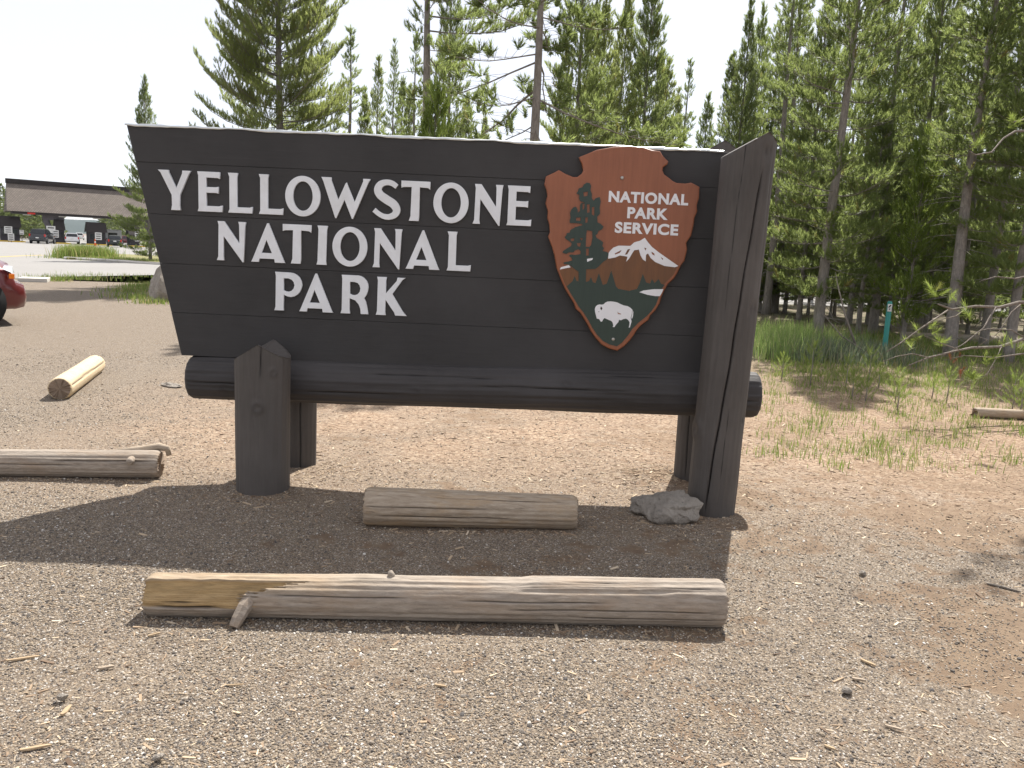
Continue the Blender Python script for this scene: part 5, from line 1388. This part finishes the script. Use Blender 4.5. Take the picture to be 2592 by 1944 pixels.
def blobs(cs, seed):
    r = np.random.default_rng(seed); out = []
    for (px, py, sx, sy, n) in cs:
        g = gnd(px, py); out.append(np.stack([g.x + r.normal(0, sx, n), g.y + r.normal(0, sy, n)], 1))
    return np.concatenate(out)
# sparse tufts right of the sign
r = np.random.default_rng(61); tufts_xy = []
for k in range(800):
    px = r.uniform(1930, 2640); py = r.uniform(905, 1190) if r.uniform() < 0.3 else 905 + abs(r.normal(0, 55))
    g = gnd(px, py)
    nn = int(r.uniform(6, 30)); tufts_xy.append(np.stack([g.x + r.normal(0, 0.07, nn), g.y + r.normal(0, 0.10, nn)], 1))
grass('grass', np.concatenate(tufts_xy), 0.095, 0.007, 62, 'grass', 'sparse thin grass on the chip covered ground right of the sign')
grass('tall_grass', blobs([(1945, 890, 0.3, 0.5, 650), (1975, 880, 0.35, 0.6, 900), (2010, 872, 0.5, 0.8, 700), (2050, 868, 0.4, 0.8, 400), (1960, 908, 0.3, 0.3, 250), (2000, 905, 0.5, 0.35, 200)], 63), 0.46, 0.012, 64, 'grass_lush', 'bright green tall grass right behind the tall sign post', 0.3)
grass('herbs', blobs([(2060, 905, 0.5, 0.5, 700), (2120, 905, 0.5, 0.5, 800), (2180, 900, 0.5, 0.5, 600), (2090, 915, 0.8, 0.3, 400)], 65), 0.34, 0.014, 66, 'sage', 'grey green herbs below the forest edge', 0.5, 'herbs')
grass('forest_grass', blobs([(2300, 880, 1.5, 1.5, 1800), (2450, 880, 1.8, 1.2, 1800), (2150, 868, 2.5, 2.5, 1500), (2540, 900, 0.8, 0.8, 900)], 67), 0.22, 0.012, 68, 'grass', 'pale grass on the forest floor below the dead boughs', 0.5)
grass('verge_grass', blobs([(130, 711, 0.35, 0.2, 320), (180, 707, 0.7, 0.2, 420), (240, 703, 0.9, 0.12, 160), (320, 700, 1.2, 0.12, 160), (345, 735, 0.35, 0.6, 380), (368, 725, 0.3, 0.7, 620), (355, 755, 0.3, 0.4, 380), (320, 740, 0.35, 0.3, 160), (385, 768, 0.25, 0.25, 180), (300, 752, 0.3, 0.3, 90)], 69), 0.17, 0.016, 70, 'grass', 'green grass along the road verge and round the boulder', 0.4)
grass('island_grass', blobs([(195, 655, 0.5, 0.5, 900), (212, 653, 0.7, 0.7, 2200), (230, 655, 0.7, 0.6, 1500)], 71), 0.80, 0.035, 72, 'grass', 'tall green and dry grass growing on the traffic island', 0.35)

grass('island_grass', blobs([(275, 659, 1.6, 0.6, 900), (330, 663, 2.0, 0.6, 800), (390, 666, 2.0, 0.6, 800)], 73), 0.28, 0.03, 74, 'grass', 'short dry grass on the right part of the traffic island', 0.35)
# ------------------------------------------------------------------ pine seedlings
sd_t = [tuft_template(26, 0.10, 0.060, 0.0045, s, 0.9) for s in range(3)]
def seedling(px, py, h, label, seed, name='pine_seedling'):
    g = gnd(px, py); r = np.random.default_rng(seed)
    e = tag(empty(name, (g.x, g.y, 0)), label, 'seedling', 'pine seedlings right of the sign')
    MB().tube([(0, 0, -0.03), (0.008, 0, h * 0.5), (0, 0.005, h)], [0.008, 0.006, 0.003], 6).build('stem', M['bark'], e, True)
    P, D, S = [], [], []
    nb = int(9 + h * 16)
    for k in range(nb):
        t = 0.10 + 0.90 * k / (nb - 1); az = k * 2.4
        l = 0.34 * h * (1.1 - t) + 0.03
        d = np.array([math.cos(az) * l, math.sin(az) * l, 0.5 * l + 0.03])
        for q in (0.35, 0.8):
            P.append(np.array([0, 0, h * t * 0.95]) + d * q); D.append(d + np.array([0, 0, 0.03])); S.append(r.uniform(0.75, 1.05) * (0.7 + 0.5 * h))
    P.append([0, 0, h * 0.9]); D.append([0, 0, 1]); S.append(1.2)
    V, F, ti = place_tufts(P, D, S, seed, sd_t)
    new_obj('needles', npmesh('needles', V, [F], M['needle_young'], False, None, {'tint': ti}), e)
for i, (px, py, h, lb) in enumerate([
    (2050, 975, 0.50, 'tallest pine seedling, standing below the tall grass patch'),
    (1978, 960, 0.28, 'small pine seedling next to the end of the log rail'),
    (2140, 980, 0.34, 'pine seedling between two taller seedlings'),
    (2197, 968, 0.42, 'pine seedling directly below the green marker post'),
    (2155, 1010, 0.26, 'small yellowish pine seedling on the chip ground'),
    (2222, 985, 0.24, 'low pine seedling right below the marker'),
    (2265, 1020, 0.34, 'bushy low seedling in the sparse grass'),
    (2395, 1020, 0.34, 'pine seedling left of the fallen branch piece'),
    (2358, 1010, 0.22, 'small dark seedling near the dead boughs'),
    (2270, 1040, 0.25, 'low green seedling in the middle of the sparse grass'),
    (2560, 1045, 0.40, 'seedling beside the fallen branch piece at the right edge'),
    (2580, 1055, 0.34, 'rightmost pine seedling at the edge of the photo'),
    (2190, 1015, 0.20, 'tiny seedling left of the bushy low seedling')]):
    seedling(px, py, h, lb, 300 + i)

# ------------------------------------------------------------------ marker post and fallen wood
g = gnd(2236, 908); top = at(2251, 762, g.y)
mk = tag(empty('marker_post', (g.x, g.y, 0)), 'thin teal plastic marker post with the number 6', 'marker post')
M['teal'] = paint('teal_plastic', (0.025, 0.23, 0.20), 0.45, 0, 0.5, 0.12, 6)
hgt = top.z
MB().add([(x * k, y, z) for z, k in ((-0.1, 1), (hgt - 0.03, 1), (hgt, 0.55)) for x, y in ((-0.045, -0.004), (0.0, -0.016), (0.045, -0.004), (0.045, 0.004), (0.0, -0.008), (-0.045, 0.004))],
         [(j * 6 + i, j * 6 + (i + 1) % 6, (j + 1) * 6 + (i + 1) % 6, (j + 1) * 6 + i) for j in range(2) for i in range(6)] + [(12, 13, 14, 15, 16, 17)]).build('strip', M['teal'], mk)
MB().box((0, -0.020, hgt - 0.115), (0.075, 0.004, 0.13)).build('number_plate', M['sign_white'], mk)
cu = bpy.data.curves.new('digit', 'FONT'); cu.body = '6'; cu.size = 0.14; cu.align_x = 'CENTER'; cu.extrude = 0.001; cu.offset = 0.004
o = _curve_obj(cu, 'digit', -0.0235, 0.0, M['darkwood'], mk)
o.location = (0, 0, hgt - 0.165)
def fallen(p0, p1, r0, r1, seed, label, mat='log_grey'):
    o = cyl_log('fallen_log', p0, p1, r0, r1, seed, M[mat], M['log_cut'], 28, 40, 0.04, ragged=0.02)
    return tag(o, label, 'log')
a, b = gnd(2285, 862), gnd(2570, 880)
fallen((a.x, a.y, 0.10), (b.x, b.y, 0.10), 0.10, 0.13, 81, 'grey fallen trunk lying at the edge of the forest')
a, b = gnd(2465, 1056), gnd(2620, 1062)
fallen((a.x, a.y, 0.055), (b.x, b.y, 0.05), 0.055, 0.05, 82, 'short tan fallen branch piece at the right edge', 'log_warm')
def dead_branch(paths, label):
    g0_ = paths[0][0]
    e = tag(empty('dead_branch', (g0_.x, g0_.y, 0)), label, 'branch')
    for P in paths:
        m = len(P); o = MB().tube(P, [0.022 * (1 - 0.8 * i / (m - 1)) for i in range(m)], 6).build('stem', M['twig'], None, True); hang(o, e)
dead_branch([[gnd(2245, 925) + Vector((0, 0, 0.02)), at(2190, 890, 14.0), at(2130, 850, 14.3), at(2080, 790, 14.6)], [at(2165, 872, 14.15), at(2140, 800, 14.3), at(2120, 720, 14.6), at(2115, 690, 14.7)]], 'leaning dead branch left of the teal marker post')

# ------------------------------------------------------------------ the air
hz = MB().box((-600, 2100, 150), (11000, 6600, 310)).build('haze', None)
hm = bpy.data.materials.new('haze'); hm.use_nodes = True; hn = hm.node_tree; hn.nodes.clear()
ho = hn.nodes.new('ShaderNodeOutputMaterial'); hv_ = hn.nodes.new('ShaderNodeVolumePrincipled')
hv_.inputs['Color'].default_value = (0.80, 0.88, 1.0, 1); hv_.inputs['Density'].default_value = 0.00006; hv_.inputs['Anisotropy'].default_value = 0.2
hn.links.new(hv_.outputs[0], ho.inputs['Volume'])
hz.data.materials.clear(); hz.data.materials.append(hm)
tag(hz, 'thin blue haze in the distant air', 'haze', None, 'stuff')
